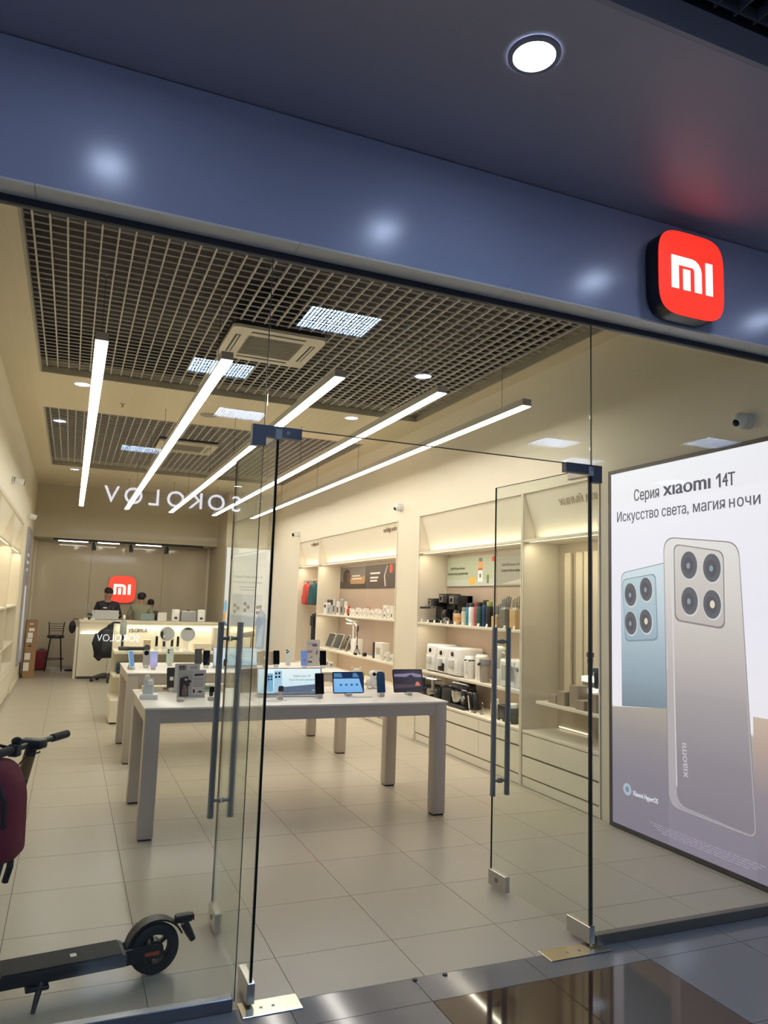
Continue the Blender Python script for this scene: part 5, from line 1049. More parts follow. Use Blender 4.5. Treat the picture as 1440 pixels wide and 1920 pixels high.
t = nt('blender', 'white blender with tall clear jar on the lower kitchen shelf', 'blender', 3.63, .12, S2); obj('base', MB().lathe([(.07, 0), (.075, .015), (.062, .16), (.055, .17)], 22), WHITEG, t); j = obj('jar', MB().lathe([(.05, .171), (.055, .18), (.070, .36), (.068, .365)], 22), mat('jar_smoke', (.55, .52, .46), .1), t); obj('jar_handle', MB().tube([(.068, 0, .34), (.115, 0, .33), (.115, 0, .23), (.06, 0, .21)], .009, 8), WHITE, j); obj('lid', MB().lathe([(.070, .366), (.070, .385), (.03, .40)], 22), WHITE, t); obj('dial', MB().cyl((0, -.066, .07), (0, -.082, .07), .022, 16), BLACK, t)
t = nt('mini_oven', 'white compact oven with square door on the lower kitchen shelf', 'oven', 3.30, .21, S2); obj('body', MB().rbox((-.19, -.16, .008), (.19, .16, .285), .015, 2), WHITEG, t); dr = obj('door', MB().rbox((-.18, -.169, .03), (.09, -.1605, .265), .004, 1), WHITE, t); obj('window', MB().rbox((-.15, -.1715, .07), (.06, -.1692, .225), .001, 1), mat('oven_window', (.55, .53, .48), .15), dr); obj('handle', MB().rbox((.065, -.20, .08), (.08, -.1692, .22), .004, 1), STEEL, dr); obj('knob', MB().cyl((.14, -.161, .20), (.14, -.178, .20), .02, 16), GREY, t)
for x in (-.15, .15): obj('foot', MB().box((x-.02, -.12, 0), (x+.02, .12, .009)), DARK, t)
t = nt('lit_tray', 'white lit tray lying on the lower kitchen shelf edge', 'tray', 3.16, .02, S2); obj('plate', MB().rbox((-.09, -.01, 0), (.09, .02, .012), .003, 1), WHITEG, t); obj('plate_top', MB().box((-.08, -.005, .0121), (.08, .015, .0135)), emis('tray', '#e9eefc', 1.0), t, 0)
# middle niche, counter: grinders, mixers
def grinder(label, y, m, dk):
    t = nt('meat_grinder', label, 'meat grinder', y, .13, S3)
    obj('motor', MB().rbox((-.075, -.05, 0), (.075, .13, .17), .02, 2), dk, t); obj('barrel', MB().cyl((0, -.05, .12), (0, -.14, .12), .034, 16), m, t); obj('plate', MB().cyl((0, -.14, .12), (0, -.155, .12), .042, 18), m, t)
    obj('neck', MB().cyl((0, -.09, .145), (0, -.09, .25), .022, 14), m, t); obj('hopper', MB().rbox((-.10, -.15, .25), (.10, -.02, .275), .008, 1), m if m is not STEEL else STEEL, t)
grinder('dark meat grinder at the left end of the kitchen counter', 5.27, DARK, BLACK); grinder('silver meat grinder with tray, second on the kitchen counter', 5.00, STEEL, BLACK)
t = nt('deep_fryer', 'low black deep fryer behind the silver meat grinder', 'fryer', 4.77, .22, S3); obj('body', MB().rbox((-.12, -.13, .005), (.12, .13, .20), .025, 2), BLACK, t); obj('lid', MB().rbox((-.11, -.12, .2005), (.11, .12, .225), .01, 2), DARK, t); obj('foot', MB().box((-.1, -.1, 0), (.1, .1, .0052)), DARK, t); obj('handle', MB().tube([(-.05, -.12, .215), (-.05, -.17, .225), (.05, -.17, .225), (.05, -.12, .215)], .008, 8), BLACK, t)
t = nt('stand_mixer', 'black stand mixer with steel bowl on the kitchen counter', 'mixer', 4.42, .15, S3); obj('base', MB().rbox((-.21, -.12, 0), (.19, .12, .035), .015, 2), BLACK, t); obj('column', MB().rbox((.04, -.075, .034), (.18, .075, .22), .025, 3), BLACKG, t); obj('head', MB().rbox((-.19, -.07, .20), (.18, .07, .30), .04, 4), BLACKG, t); obj('bowl', MB().lathe([(.05, .036), (.085, .06), (.105, .13), (.108, .185), (.103, .186), (.09, .12)], 24, M((-.09, 0, 0))), CHROME, t); obj('speed_dial', MB().cyl((.12, -.076, .12), (.12, -.092, .12), .03, 18), GREY, t); obj('trim_ring', MB().tube([(-.12, -.071, .29), (-.06, -.072, .302), (0, -.071, .29)], .004, 6), CHROME, t)
t = nt('hand_mixer', 'black and chrome hand mixer leaning on the kitchen counter', 'mixer', 4.09, .09, S3); obj('body', MB().rbox((-.05, -.04, 0), (.03, .04, .20), .02, 3, M((0, 0, .022), (0, R(-14), 0))), BLACKG, t); obj('grip', MB().rbox((.035, -.035, .02), (.075, .035, .21), .016, 3, M((.01, 0, 0), (0, R(-8), 0))), BLACK, t); obj('chrome_stripe', MB().rbox((-.035, -.043, .02), (-.005, -.0405, .16), .001, 1, M((0, 0, .022), (0, R(-14), 0))), CHROME, t)
t = nt('whisk_set', 'wire whisk attachments standing by the hand mixer', 'whisk', 3.90, .08, S3); obj('foot', MB().lathe([(.02, 0), (.02, .01), (.006, .016)], 12), STEEL, t)
for k in range(4): obj('wire', MB().tube([(.0, 0, .015), (.022*math.cos(.8*k), .022*math.sin(.8*k), .07), (.014*math.cos(.8*k), .014*math.sin(.8*k), .12), (0, 0, .135)], .002, 6), STEEL, t)
def low(label, y, d, h, r, m, cap): lathe_thing('flask', label, 'bottle', y, d, S3, (('body', [(r*.95, 0), (r, .006), (r, h*.74), (r*.9, h*.78)], m), ('cap', [(r*.9, h*.78), (r*.92, h*.96), (r*.8, h)], cap)))
low('cream flask on the kitchen counter behind the right door handle', 3.66, .10, .20, .045, mat('cream_plastic', (.74, .66, .50), .35), WHITE); low('grey flask with pale lid at the right end of the kitchen counter', 3.30, .10, .20, .047, DARK, mat('pale_teal', (.45, .50, .48), .4))
carton('product_box', 'black product box between the flasks on the kitchen counter', 3.49, .13, S3, .14, .12, .16, BLACK, (.35, .2, .7, P('boxgrey', '#4b4b4d')))
for i in range(6):
    t = nt('price_tag', 'little white price tag on the kitchen counter edge, '+ORD[i], 'price tag', 4.05-.16*i, .015, S3, 'white price tags on the kitchen counter'); obj('tag', MB().box((-.019, -.001, 0), (.019, .001, .030), M((0, 0, .001), (R(-15), 0, 0))), PAPER, t, 0)
# near niche: stepped brown cubes with grooming gadgets
CUB = mat('cube_taupe', (.33, .26, .19), .5, var=.04, scale=8)
S4 = 0.82
for y, d, w, h, lb in ((2.60, .12, .12, .07, 'lowest brown display cube at the left of the near niche'), (2.44, .10, .12, .12, 'brown display cube, second from the left in the near niche'), (2.29, .13, .13, .19, 'tallest brown display cube in the near niche'), (2.14, .08, .12, .08, 'low brown display cube right of the tallest one'), (2.00, .10, .12, .15, 'brown display cube at the right end of the near niche')):
    t = nt('display_cube', lb, 'display cube', y, d, S4); obj('cube', MB().rbox((-w/2, -.06, 0), (w/2, .06, h), .002, 1), CUB, t); obj('top_inlay', MB().box((-w/2+.006, -.054, h), (w/2-.006, .054, h+.001)), mat('cube_inlay', (.40, .33, .25), .4), t, 0)
LITP = emis('podium', '#fffaf2', 1.1)
for y, d, z, lb, hh in ((2.29, .25, .22, 'glowing white podium in front of the slats of the near niche', .30), (2.09, .30, .35, 'upper glowing white podium at the right of the near niche', .28), (2.13, .195, .13, 'lower glowing white podium at the right of the near niche', .25)):
    t = nt('podium', lb, 'podium', y, d, S4); obj('post', MB().rbox((-.05, -.03, 0), (.05, .03, z-.001), .003, 1), CUB, t); obj('lit_top', MB().rbox((-.07, -.045, z), (.07, .045, z+.05), .003, 1), LITP, t)
    c_ = thing('hair_clipper', {0: '', .22: 'black hair clipper on the single glowing podium', .35: 'dark grooming tool with wide head on the upper glowing podium', .13: 'black shaver standing on the lower glowing podium'}[z], 'clipper', (XR+d, y, S4+z+.0512), NZ)
    obj('body', MB().lathe([(.018, 0), (.024, .02), (.022, hh*.30), (.026, hh*.48), (.022, hh*.55)], 14), BLACK, c_); obj('head', MB().rbox((-.034, -.02, hh*.55), (.034, .02, hh*.70), .008, 2), mat('navy_head', (.03, .04, .06), .35), c_)

# ================================================================== ON THE GONDOLA
GY = 7.95
def gt(name, label, cat, x, d, z=0.93, group=None, turn=0.0): return thing(name, label, cat, (x, GY-d, z+0.0006), turn, group)
def ring_fan(label, x, d, r):
    t = gt('table_mirror', label, 'mirror', x, d)
    obj('base', MB().lathe([(.055, 0), (.055, .012), (.045, .018)], 22), WHITE, t); obj('post', MB().cyl((0, 0, .017), (0, 0, .12), .014, 12), WHITE, t)
    F = M((0, 0, .12+r), (R(90), 0, 0)); obj('rim', MB().ring(ell(0, 0, r, r, 36), ell(0, 0, r*.88, r*.88, 36), -.012, .012, F), WHITEG, t); obj('glass', MB().prism(ell(0, 0, r*.885, r*.885, 36), -.005, .004, F), mat('mirror_glass', (.75, .76, .74), .03, 1.0), t)
ring_fan('round white table mirror on a stand, left one on the gondola shelf', .865, .36, .105)
ring_fan('round white table mirror on a stand, right one on the gondola shelf', 1.145, .38, .105)
t = gt('upright_vacuum', 'tall pale upright vacuum cleaner at the left end of the gondola', 'vacuum cleaner', .285, .30)
obj('head', MB().rbox((-.05, -.12, 0), (.10, .02, .05), .015, 2), DARK, t); obj('tube', MB().cyl((0, 0, .04), (0, .02, .24), .017, 12), BLACK, t); obj('canister', MB().lathe([(.03, .20), (.045, .23), (.045, .36), (.03, .40)], 18, M((0, .01, 0))), mat('vac_grey', (.42, .44, .43), .35), t); obj('grip', MB().tube([(0, .02, .39), (.0, .06, .43), (0, .01, .46), (0, -.03, .42)], .014, 8), WHITE, t)
t = gt('floor_brush', 'dark floor brush head lying on the gondola shelf', 'brush', .50, .44); obj('bar', MB().cyl((-.13, 0, .03), (.10, .02, .03), .026, 14), BLACK, t); obj('wheel', MB().cyl((.10, -.02, .042), (.10, .03, .042), .042, 18), DARK, t)
t = gt('robot_vacuum', 'blue and black vacuum base on the lower gondola shelf', 'vacuum cleaner', .38, .33, .62); obj('body', MB().rbox((-.16, -.10, 0), (.16, .10, .15), .03, 3), mat('vac_navy', (.02, .07, .11), .35), t); obj('stripe', MB().box((-.15, -.1012, .06), (.15, -.1002, .09)), BLACK, t, 0)
for i, x in enumerate((.745, .845, .955, 1.035)):
    t = gt('hair_trimmer', 'slim black hair trimmer in a white holder on the gondola, '+ORD[i], 'trimmer', x, .22, .93, 'hair trimmers on the gondola')
    obj('holder', MB().rbox((-.028, -.028, 0), (.028, .028, .045), .006, 2), WHITE, t); obj('body', MB().rbox((-.018, -.014, .0455), (.018, .014, .19), .008, 2), BLACKG, t)
t = gt('shelf_box', 'beige step box between the trimmers and the vacuum on the gondola', 'box', .62, .20); obj('carton', MB().rbox((-.045, -.05, 0), (.045, .05, .13), .003, 1), mat('carton_tan', (.55, .44, .28), .5), t); obj('lid', MB().box((-.047, -.052, .13), (.047, .052, .136)), CREAM2, t, 0)
t = gt('shelf_box', 'wide cream box right of the mirrors on the gondola shelf', 'box', 1.36, .30); obj('carton', MB().rbox((-.12, -.09, 0), (.12, .09, .10), .004, 1), mat('carton_cream', (.72, .64, .50), .5), t); obj('slot', MB().box((-.09, -.0912, .012), (.02, -.0902, .03)), mat('slot_brown', (.25, .16, .08), .6), t, 0)
t = gt('air_purifier', 'pale tall air purifier at the middle of the gondola shelf', 'air purifier', 1.62, .26); obj('body', MB().rbox((-.11, -.10, 0), (.11, .10, .30), .012, 2), mat('purifier_pink', (.70, .62, .54), .4), t); obj('top', MB().rbox((-.115, -.105, .30), (.115, .105, .33), .006, 1), WHITE, t); obj('groove', MB().box((-.03, -.1012, .02), (.03, -.1002, .26)), PAPER, t, 0)
t = gt('hair_dryer', 'taupe hair dryer on a stand at the right of the gondola', 'hair dryer', 2.03, .28); obj('base', MB().lathe([(.05, 0), (.05, .01), (.03, .016)], 18), STEEL, t); obj('handle', MB().cyl((.04, 0, .015), (.055, 0, .22), .02, 12), mat('dryer_taupe', (.36, .31, .22), .35), t); obj('barrel', MB().cyl((.08, 0, .24), (-.11, 0, .22), .045, 16, .035), mat('dryer_taupe', (.36, .31, .22), .35), t)
# on top edge of the gondola
# ================================================================== ON THE COUNTER
CZ = 1.1556
t = thing('laptop', 'white laptop seen from behind in front of the salesman', 'laptop', (.265, 13.12, CZ), 0); obj('base', MB().rbox((-.25, -.01, 0), (.25, .26, .018), .006, 1), STEEL, t); obj('screen_back', MB().rbox((-.262, -.006, .018), (.262, .006, .20), .006, 1, M((0, -.008, 0), (R(8), 0, 0))), mat('laptop_silver', (.60, .60, .60), .3), t); obj('emblem', MB().cyl((-.21, -.046, .17), (-.21, -.0475, .1702), .012, 12), mat('emblem_gold', (.35, .24, .06), .4), t)
t = thing('monitor', 'teal backed monitor on the counter before the customer', 'monitor', (1.10, 13.15, CZ)); obj('stand', MB().rbox((-.08, -.05, 0), (.08, .06, .012), .004, 1), STEEL, t); obj('screen_back', MB().rbox((-.14, -.012, .012), (.14, .012, .15), .006, 1), mat('monitor_teal', (.25, .33, .31), .35), t)
t = thing('tray_box', 'small white box on the counter right of the customer', 'box', (1.40, 13.2, CZ)); obj('carton', MB().rbox((-.09, -.06, 0), (.09, .06, .16), .004, 1), CBW, t); obj('lid', MB().rbox((-.095, -.065, .16), (.095, .065, .18), .004, 1), WHITE, t)
for x, lb in ((1.66, 'white upright appliance on the counter, left of the grey printer'), (2.19, 'white upright appliance on the counter, right of the grey printer')):
    t = thing('dock', lb, 'appliance', (x, 13.08, CZ)); obj('body', MB().rbox((-.08, -.08, 0), (.08, .08, .26), .03, 3), WHITEG, t); obj('slot', MB().box((-.03, -.0812, .05), (.03, -.0802, .10)), DARK, t, 0)
t = thing('printer', 'grey printer with pale top on the sales counter', 'printer', (1.93, 13.15, CZ)); obj('body', MB().rbox((-.16, -.12, 0), (.16, .12, .20), .015, 2), mat('printer_grey', (.36, .36, .38), .4), t); obj('lid', MB().rbox((-.14, -.11, .2005), (.14, .11, .225), .01, 2), WHITE, t); obj('knob', MB().cyl((0, -.05, .225), (0, -.05, .245), .03, 14), BLACK, t)
t = thing('small_plant', 'small dark green potted plant on the left end of the counter', 'plant', (-.03, 13.05, CZ)); obj('pot', MB().lathe([(.03, 0), (.04, .05), (.038, .055)], 14), DARK, t)
lf = MB()
for k in range(26):
    a, b_ = random.uniform(0, 6.28), random.uniform(.3, 1.3); c_ = (.05*math.cos(a)*math.cos(b_), .05*math.sin(a)*math.cos(b_), .06+.07*math.sin(b_)); lf.ball(c_, (.016, .012, .008), 6, 4)
obj('foliage', lf, mat('leaf_green', (.02, .10, .06), .5), t)
for x in (-.10, .03): t = thing('card_holder', {-.10: 'left white card holder on the counter edge', .03: 'right white card holder on the counter edge'}[x], 'card holder', (x, 12.95, CZ)); obj('block', MB().rbox((-.045, -.02, 0), (.045, .02, .03), .003, 1), PAPER, t); obj('cards', MB().box((-.035, -.008, .03), (.035, .008, .04)), WHITE, t, 0)
t = thing('round_bag', 'round black bag hanging at the left end of the counter', 'bag', (-.335, 13.2, 1.0)); obj('body', MB().ball((0, 0, 0), (.065, .10, .13)), mat('bag_black', (.015, .015, .017), .8), t, 60); obj('strap', MB().tube([(0, -.03, .12), (.03, 0, .17), (.06, 0, .162), (.10, 0, .160)], .008, 8), BLACK, t)

# ================================================================== BACK LEFT CORNER
t = thing('cardboard_box', 'tall brown cardboard box with white labels by the left wall', 'box', (-1.085, 13.36, 0), R(4))
obj('carton', MB().rbox((-.105, -.24, 0), (.105, .24, 1.12), .004, 1), mat('kraft', (.33, .19, .085), .7, var=.10, scale=6), t)
for x, z, w_, h in ((-.01, 1.05, .06, .025), (.0, .94, .10, .06), (-.02, .83, .09, .10), (-.03, .73, .10, .08), (-.04, .42, .10, .13), (-.05, .22, .10, .16)): obj('label', MB().box((x-w_/2, -.2412, z-h/2), (x+w_/2, -.2402, z+h/2)), PAPER, t, 0)
obj('hand_hole', MB().prism(ell(-.01, .62, .03, .016), .2402, .2410, M((0, 0, 0), (R(90), 0, 0))), BLACK, t, 0)
t = thing('red_suitcase', 'dark red suitcase standing behind the bar stool', 'suitcase', (-.90, 14.80, 0)); obj('shell', MB().rbox((-.11, -.10, .02), (.11, .10, .42), .02, 2), mat('suitcase_red', (.24, .015, .025), .5), t); obj('handle', MB().tube([(-.05, 0, .42), (-.05, 0, .445), (.05, 0, .445), (.05, 0, .42)], .008, 8), BLACK, t)
for x in (-.08, .08): obj('wheel', MB().cyl((x-.01, 0, .02), (x+.01, 0, .02), .02, 12), BLACK, t)
t = thing('bar_stool', 'black metal bar stool with padded seat and slatted back', 'stool', (-.645, 14.52, 0)); ST = mat('stool_black', (.012, .010, .010), .35, .4)
obj('seat', MB().lathe([(.13, .70), (.17, .71), (.175, .735), (.16, .765), (.05, .775)], 24), mat('stool_seat', (.02, .016, .014), .45), t)
for sx in (-1, 1):
    for sy in (-1, 1): obj('leg', MB().tube([(sx*.10, sy*.10, .70), (sx*.165, sy*.165, .008)], .012, 8), ST, t)
    obj('back_post', MB().tube([(sx*.13, .13, .71), (sx*.155, .17, 1.04)], .011, 8), ST, t)
for z in (.85, .90, .95, 1.0): obj('back_slat', MB().tube([(-.14, .148+.12*(z-.85), z), (0, .165+.12*(z-.85), z), (.14, .148+.12*(z-.85), z)], .006, 6), ST, t)
q = .145
obj('foot_ring', MB().tube([(q*math.cos(a)*1.35, q*math.sin(a)*1.35, .26) for a in [2*math.pi*k/20 for k in range(21)]], .008, 6), ST, t)
t = thing('power_strip', 'black power strip with cable on the floor beside the stool', 'power strip', (-.32, 14.55, 0), R(10)); obj('strip', MB().rbox((-.10, -.025, 0), (.10, .025, .035), .006, 1), BLACK, t); obj('cable', MB().tube([(.10, 0, .01), (.18, -.05, .006), (.25, -.20, .006)], .005, 6), BLACK, t)

# office chair with a jacket over its back, in front of the counter
t = thing('office_chair', 'grey office chair on castors under the black jacket', 'chair', (.36, 12.40, 0), R(10))
for k in range(5):
    a = R(187+72*k); x, y = .30*math.cos(a), .30*math.sin(a)
    l = obj('base_arm', MB().tube([(0, 0, .13), (x*.5, y*.5, .12), (x, y, .085)], [.035, .03, .024], 8), DARK, t)
    obj('castor', MB().cyl((x-.02*math.sin(a), y+.02*math.cos(a), .031), (x+.02*math.sin(a), y-.02*math.cos(a), .031), .030, 14).cyl((x, y, .05), (x, y, .09), .012, 8), BLACK, l)
obj('column', MB().cyl((0, 0, .13), (0, 0, .46), .03, 14), CHROME, t); obj('seat', MB().rbox((-.23, -.23, .46), (.23, .23, .54), .04, 3), mat('chair_fabric', (.05, .05, .055), .8), t)
obj('backrest', MB().rbox((-.225, -.03, .60), (.225, .03, 1.02), .03, 3, M((0, -.24, 0), (R(8), 0, 0))), mat('chair_fabric', (.05, .05, .055), .8), t); obj('spine', MB().tube([(0, -.10, .47), (0, -.27, .50), (0, -.33, .66)], .02, 8), DARK, t)
# jacket: one draped shell with hanging hem and sleeve
def drape(name, label, cat, loc, rz, out, th, m, seed):
    rnd = random.Random(seed); t = thing(name, label, cat, loc, rz)
    k = MB(); n = len(out); rings = []
    cx = sum(p[0] for p in out)/n; cz = sum(p[1] for p in out)/n
    vs = []; fs = []
    for s_, y in ((.35, -th*1.05), (.75, -th), (.96, -th*.7), (1.0, 0), (.96, th*.7), (.75, th), (.35, th*1.05)):
        vs += [(cx+(x-cx)*s_, y+.012*math.sin(9*x+5*z+seed), cz+(z-cz)*s_) for x, z in out]
    R_ = 7
    for i in range(R_-1):
        for j in range(n): fs.append((i*n+j, i*n+(j+1) % n, (i+1)*n+(j+1) % n, (i+1)*n+j))
    fs.append(tuple(range(n-1, -1, -1))); fs.append(tuple((R_-1)*n+j for j in range(n)))
    k.add(vs, fs); o = obj('shell', k, m, t, 60)
    return t
JK = mat('jacket_black', (.010, .012, .018), .75, bump=.4, scale=30)
t = drape('jacket', 'large black jacket draped over the office chair before the counter', 'jacket', (.40, 12.13, 0), R(6), rpoly([(-.30, .50), (-.22, .44), (-.06, .52), (.20, .50), (.27, .62), (.26, 1.02), (.12, 1.15), (-.10, 1.08), (-.26, .98), (-.36, .84), (-.36, .66)], .06, 4), .085, JK, 3)
obj('collar', MB().tube([(-.10, -.02, 1.07), (.0, .03, 1.13), (.10, -.02, 1.13)], .030, 8), JK, t, 60); obj('sleeve', MB().tube([(-.28, -.05, .92), (-.33, -.08, .75), (-.29, -.07, .52), (-.22, -.06, .44)], [.06, .065, .055, .04], 10), JK, t, 60)

# ================================================================== PEOPLE
def skin_mesh(name, pts, edges, mt, parent, levels=2, root=0, smooth=60):
    """pts: {key: (x,y,z,rx,ry)}"""
    keys = list(pts); ix = {k: i for i, k in enumerate(keys)}
    me = bpy.data.meshes.new(name); me.from_pydata([pts[k][:3] for k in keys], [(ix[a], ix[b]) for a, b in edges], [])
    o = bpy.data.objects.new(name, me); COL.objects.link(o)
    md = o.modifiers.new('skin', 'SKIN'); sv = me.skin_vertices[0].data
    for k in keys:
        p = pts[k]; sv[ix[k]].radius = (p[3], p[4] if len(p) > 4 else p[3]); sv[ix[k]].use_root = (ix[k] == root)
    sb = o.modifiers.new('sub', 'SUBSURF'); sb.levels = levels; sb.render_levels = levels
    bpy.context.view_layer.update()
    m2 = bpy.data.meshes.new_from_object(o.evaluated_get(bpy.context.evaluated_depsgraph_get()))
    bpy.data.objects.remove(o)
    k = MB(); k.add([v.co[:] for v in m2.vertices], [tuple(p.vertices) for p in m2.polygons])
    bpy.data.meshes.remove(m2)
    return k
def hand_pts(pts, edges, wrist, d, side, s=1.0):
    """adds palm, four fingers and a thumb behind a wrist key; d = unit direction of the hand"""
    w_ = Vector(pts[wrist][:3]); d = Vector(d).normalized(); a = d.cross(Vector((0, 0, 1)))
    if a.length < .1: a = Vector((0, 1, 0))
    a.normalize(); n = a.cross(d).normalized()
    pk = wrist+'p'; p = w_+d*.055*s; pts[pk] = (*p, .026*s, .018*s); edges.append((wrist, pk))
    for i, (o_, L) in enumerate(((-.027, .066), (-.009, .076), (.009, .072), (.027, .056))):
        b_ = p+d*.035*s+a*o_*s; m_ = b_+d*L*.5*s-n*.006*s; e = b_+d*L*.9*s-n*.022*s
        for q_, v_, r_ in (('a', b_, .0095), ('b', m_, .0085), ('c', e, .007)): pts[f'{wrist}f{i}{q_}'] = (*v_, r_*s)
        edges += [(pk, f'{wrist}f{i}a'), (f'{wrist}f{i}a', f'{wrist}f{i}b'), (f'{wrist}f{i}b', f'{wrist}f{i}c')]
    t0 = w_+d*.030*s-a*side*.030*s; t1 = t0+d*.035*s-a*side*.020*s-n*.008*s
    pts[wrist+'t0'] = (*t0, .011*s); pts[wrist+'t1'] = (*t1, .009*s); edges += [(wrist, wrist+'t0'), (wrist+'t0', wrist+'t1')]
SKIN = mat('skin', (.46, .25, .17), .5, var=.05, scale=15)
def person(label, loc, rz, H, head_turn, head_tilt, lean, arms, shirt, trousers, hair, hair_style, extra=None):
    """faces local -Y; H height; arms: per side (elbow xyz, wrist xyz, hand dir)"""
    s = H/1.75; t = thing('person', label, 'person', loc, rz)
    L = lambda x, y, z: (x*s, (y-lean*max(0, z-.95))*s, z*s)
    pts = {'pel': (*L(0, 0, .96), .135*s, .10*s), 'wai': (*L(0, 0, 1.10), .125*s, .095*s), 'che': (*L(0, .01, 1.28), .145*s, .105*s), 'sh': (*L(0, .015, 1.41), .10*s, .075*s),
           'nk': (*L(0, .005, 1.475), .060*s), 'nk2': (*L(0, -.01, 1.52), .056*s), 'hd1': (*L(0, -.02, 1.57), .068*s, .076*s), 'hd2': (*L(0, -.015, 1.635), .077*s, .092*s), 'hd3': (*L(0, -.005, 1.685), .060*s, .074*s)}
    ed = [('pel', 'wai'), ('wai', 'che'), ('che', 'sh'), ('sh', 'nk'), ('nk', 'nk2'), ('nk2', 'hd1'), ('hd1', 'hd2'), ('hd2', 'hd3')]
    for sd, nm in ((-1, 'l'), (1, 'r')):
        e, w_, hd = arms[0 if sd < 0 else 1]
        pts['sh'+nm] = (*L(sd*.175, .015, 1.40), .062*s); pts['el'+nm] = (*L(*e), .043*s); pts['wr'+nm] = (*L(*w_), .028*s)
        ed += [('sh', 'sh'+nm), ('sh'+nm, 'el'+nm), ('el'+nm, 'wr'+nm)]
        hand_pts(pts, ed, 'wr'+nm, hd, sd, s)
        pts['hip'+nm] = (*L(sd*.09, 0, .88), .088*s); pts['kn'+nm] = (*L(sd*.11, -.015, .50), .058*s); pts['an'+nm] = (*L(sd*.115, .015, .09), .040*s); pts['ft'+nm] = (*L(sd*.125, -.13, .032), .034*s, .03*s)
        ed += [('pel', 'hip'+nm), ('hip'+nm, 'kn'+nm), ('kn'+nm, 'an'+nm), ('an'+nm, 'ft'+nm)]
    k = skin_mesh('body', pts, ed, SKIN, t)
    # face on the head
    hc = Vector(L(0, -.012, 1.625)); hm = Matrix.Translation(hc) @ Matrix.Rotation(head_turn, 4, 'Z') @ Matrix.Rotation(head_tilt, 4, 'X')
    hx = Matrix.Translation(-hc)
    def turn(v):
        # rotate head vertices progressively
        f = max(0.0, min(1.0, (v[2]-1.48*s)/(.08*s)))
        if f == 0 or abs(v[0]) > .12*s: return v
        q = Matrix.Translation(hc) @ Matrix.Rotation(head_turn*f, 4, 'Z') @ Matrix.Rotation(head_tilt*f, 4, 'X') @ hx
        return tuple(q @ Vector(v))
    k.v = [turn(v) for v in k.v]
    k.ball((0, -.098*s, -.012*s), (.011*s, .014*s, .021*s), 8, 6, hm); k.ball((0, -.078*s, -.052*s), (.020*s, .010*s, .006*s), 8, 5, hm); k.ball((0, -.066*s, -.082*s), (.028*s, .018*s, .018*s), 8, 5, hm)
    for sx in (-1, 1): k.ball((sx*.080*s, .008*s, -.010*s), (.010*s, .018*s, .030*s), 8, 6, hm)
    body = obj('body', k, SKIN, t, 70)
    for sx in (-1, 1):
        e = obj('eye', MB().ball((sx*.031*s, -.088*s, .012*s), (.012*s, .007*s, .008*s), 10, 6, hm), mat('eye_white', (.7, .68, .65), .3), body); 
        obj('eyebrow', MB().rbox((sx*.031*s-.015*s, -.088*s, .027*s), (sx*.031*s+.015*s, -.080*s, .031*s), .002, 1, hm), hair, body)
    hr = MB()
    if hair_style == 'cap':
        hr.lathe([(.088*s, .005*s), (.092*s, .04*s), (.080*s, .080*s), (.045*s, .104*s), (.005*s, .110*s)], 20, hm @ M((0, .005*s, 0))); hr.prism(ell(0, -.10*s, .070*s, .055*s, 18), .010*s, .018*s, hm)
        obj('cap', hr, hair, t, 50); h2 = MB().ball((0, .030*s, -.015*s), (.080*s, .070*s, .050*s), 14, 8, hm); obj('hair', h2, mat('hair_dark', (.012, .009, .007), .7), t, 60)
    else:
        hr.ball((0, .020*s, .046*s), (.083*s, .098*s, .082*s), 20, 12, hm)
        obj('hair', hr, hair, t, 60)
    # clothes: shirt shell grown on the same skeleton, a little thicker
    g = .012*s; sp = {q: (*pts[q][:3], *[r_+g for r_ in pts[q][3:]]) for q in ('pel', 'wai', 'che', 'sh', 'nk', 'shl', 'shr', 'ell', 'elr', 'wrl', 'wrr')}
    sp['nk'] = (*pts['nk'][:3], .068*s)
    for q, e_ in (('pel', .045), ('wai', .045), ('che', .038), ('sh', .030)): sp[q] = (*pts[q][:3], *[r_+e_*s for r_ in pts[q][3:]]); long = extra != 'short'
    se = [('pel', 'wai'), ('wai', 'che'), ('che', 'sh'), ('sh', 'nk'), ('sh', 'shl'), ('shl', 'ell'), ('sh', 'shr'), ('shr', 'elr')]
    if long:
        se += [('ell', 'wrl'), ('elr', 'wrr')]; 
    else:
        for q in ('wrl', 'wrr'): sp.pop(q)
        for a_, b_ in (('shl', 'ell'), ('shr', 'elr')):
            m_ = Vector(pts[a_][:3]).lerp(Vector(pts[b_][:3]), .85); sp[b_] = (*m_, .062*s)
    sh = obj('shirt', skin_mesh('shirt', sp, se, shirt, t), shirt, t, 70)
    tp = {q: (*pts[q][:3], *[r_+g*.9 for r_ in pts[q][3:]]) for q in ('pel', 'hipl', 'hipr', 'knl', 'knr', 'anl', 'anr')}
    for q in ('anl', 'anr'): tp[q] = (*pts[q][:2], pts[q][2]+.02*s, .056*s)
    for q in ('knl', 'knr'): tp[q] = (*pts[q][:3], .074*s)
    obj('trousers', skin_mesh('trousers', tp, [('pel', 'hipl'), ('pel', 'hipr'), ('hipl', 'knl'), ('hipr', 'knr'), ('knl', 'anl'), ('knr', 'anr')], trousers, t), trousers, t, 70)
    for sx in (-1, 1): obj('shoe', MB().rbox((sx*.12*s-.048*s, -.20*s, 0.0), (sx*.12*s+.048*s, .07*s, .085*s), .03*s, 3), BLACK, t, 60)
    return t, hm, sh, s, L
JB = mat('jacket_salesman', (.012, .012, .020), .6); DT = mat('dark_trousers', (.02, .022, .03), .7)
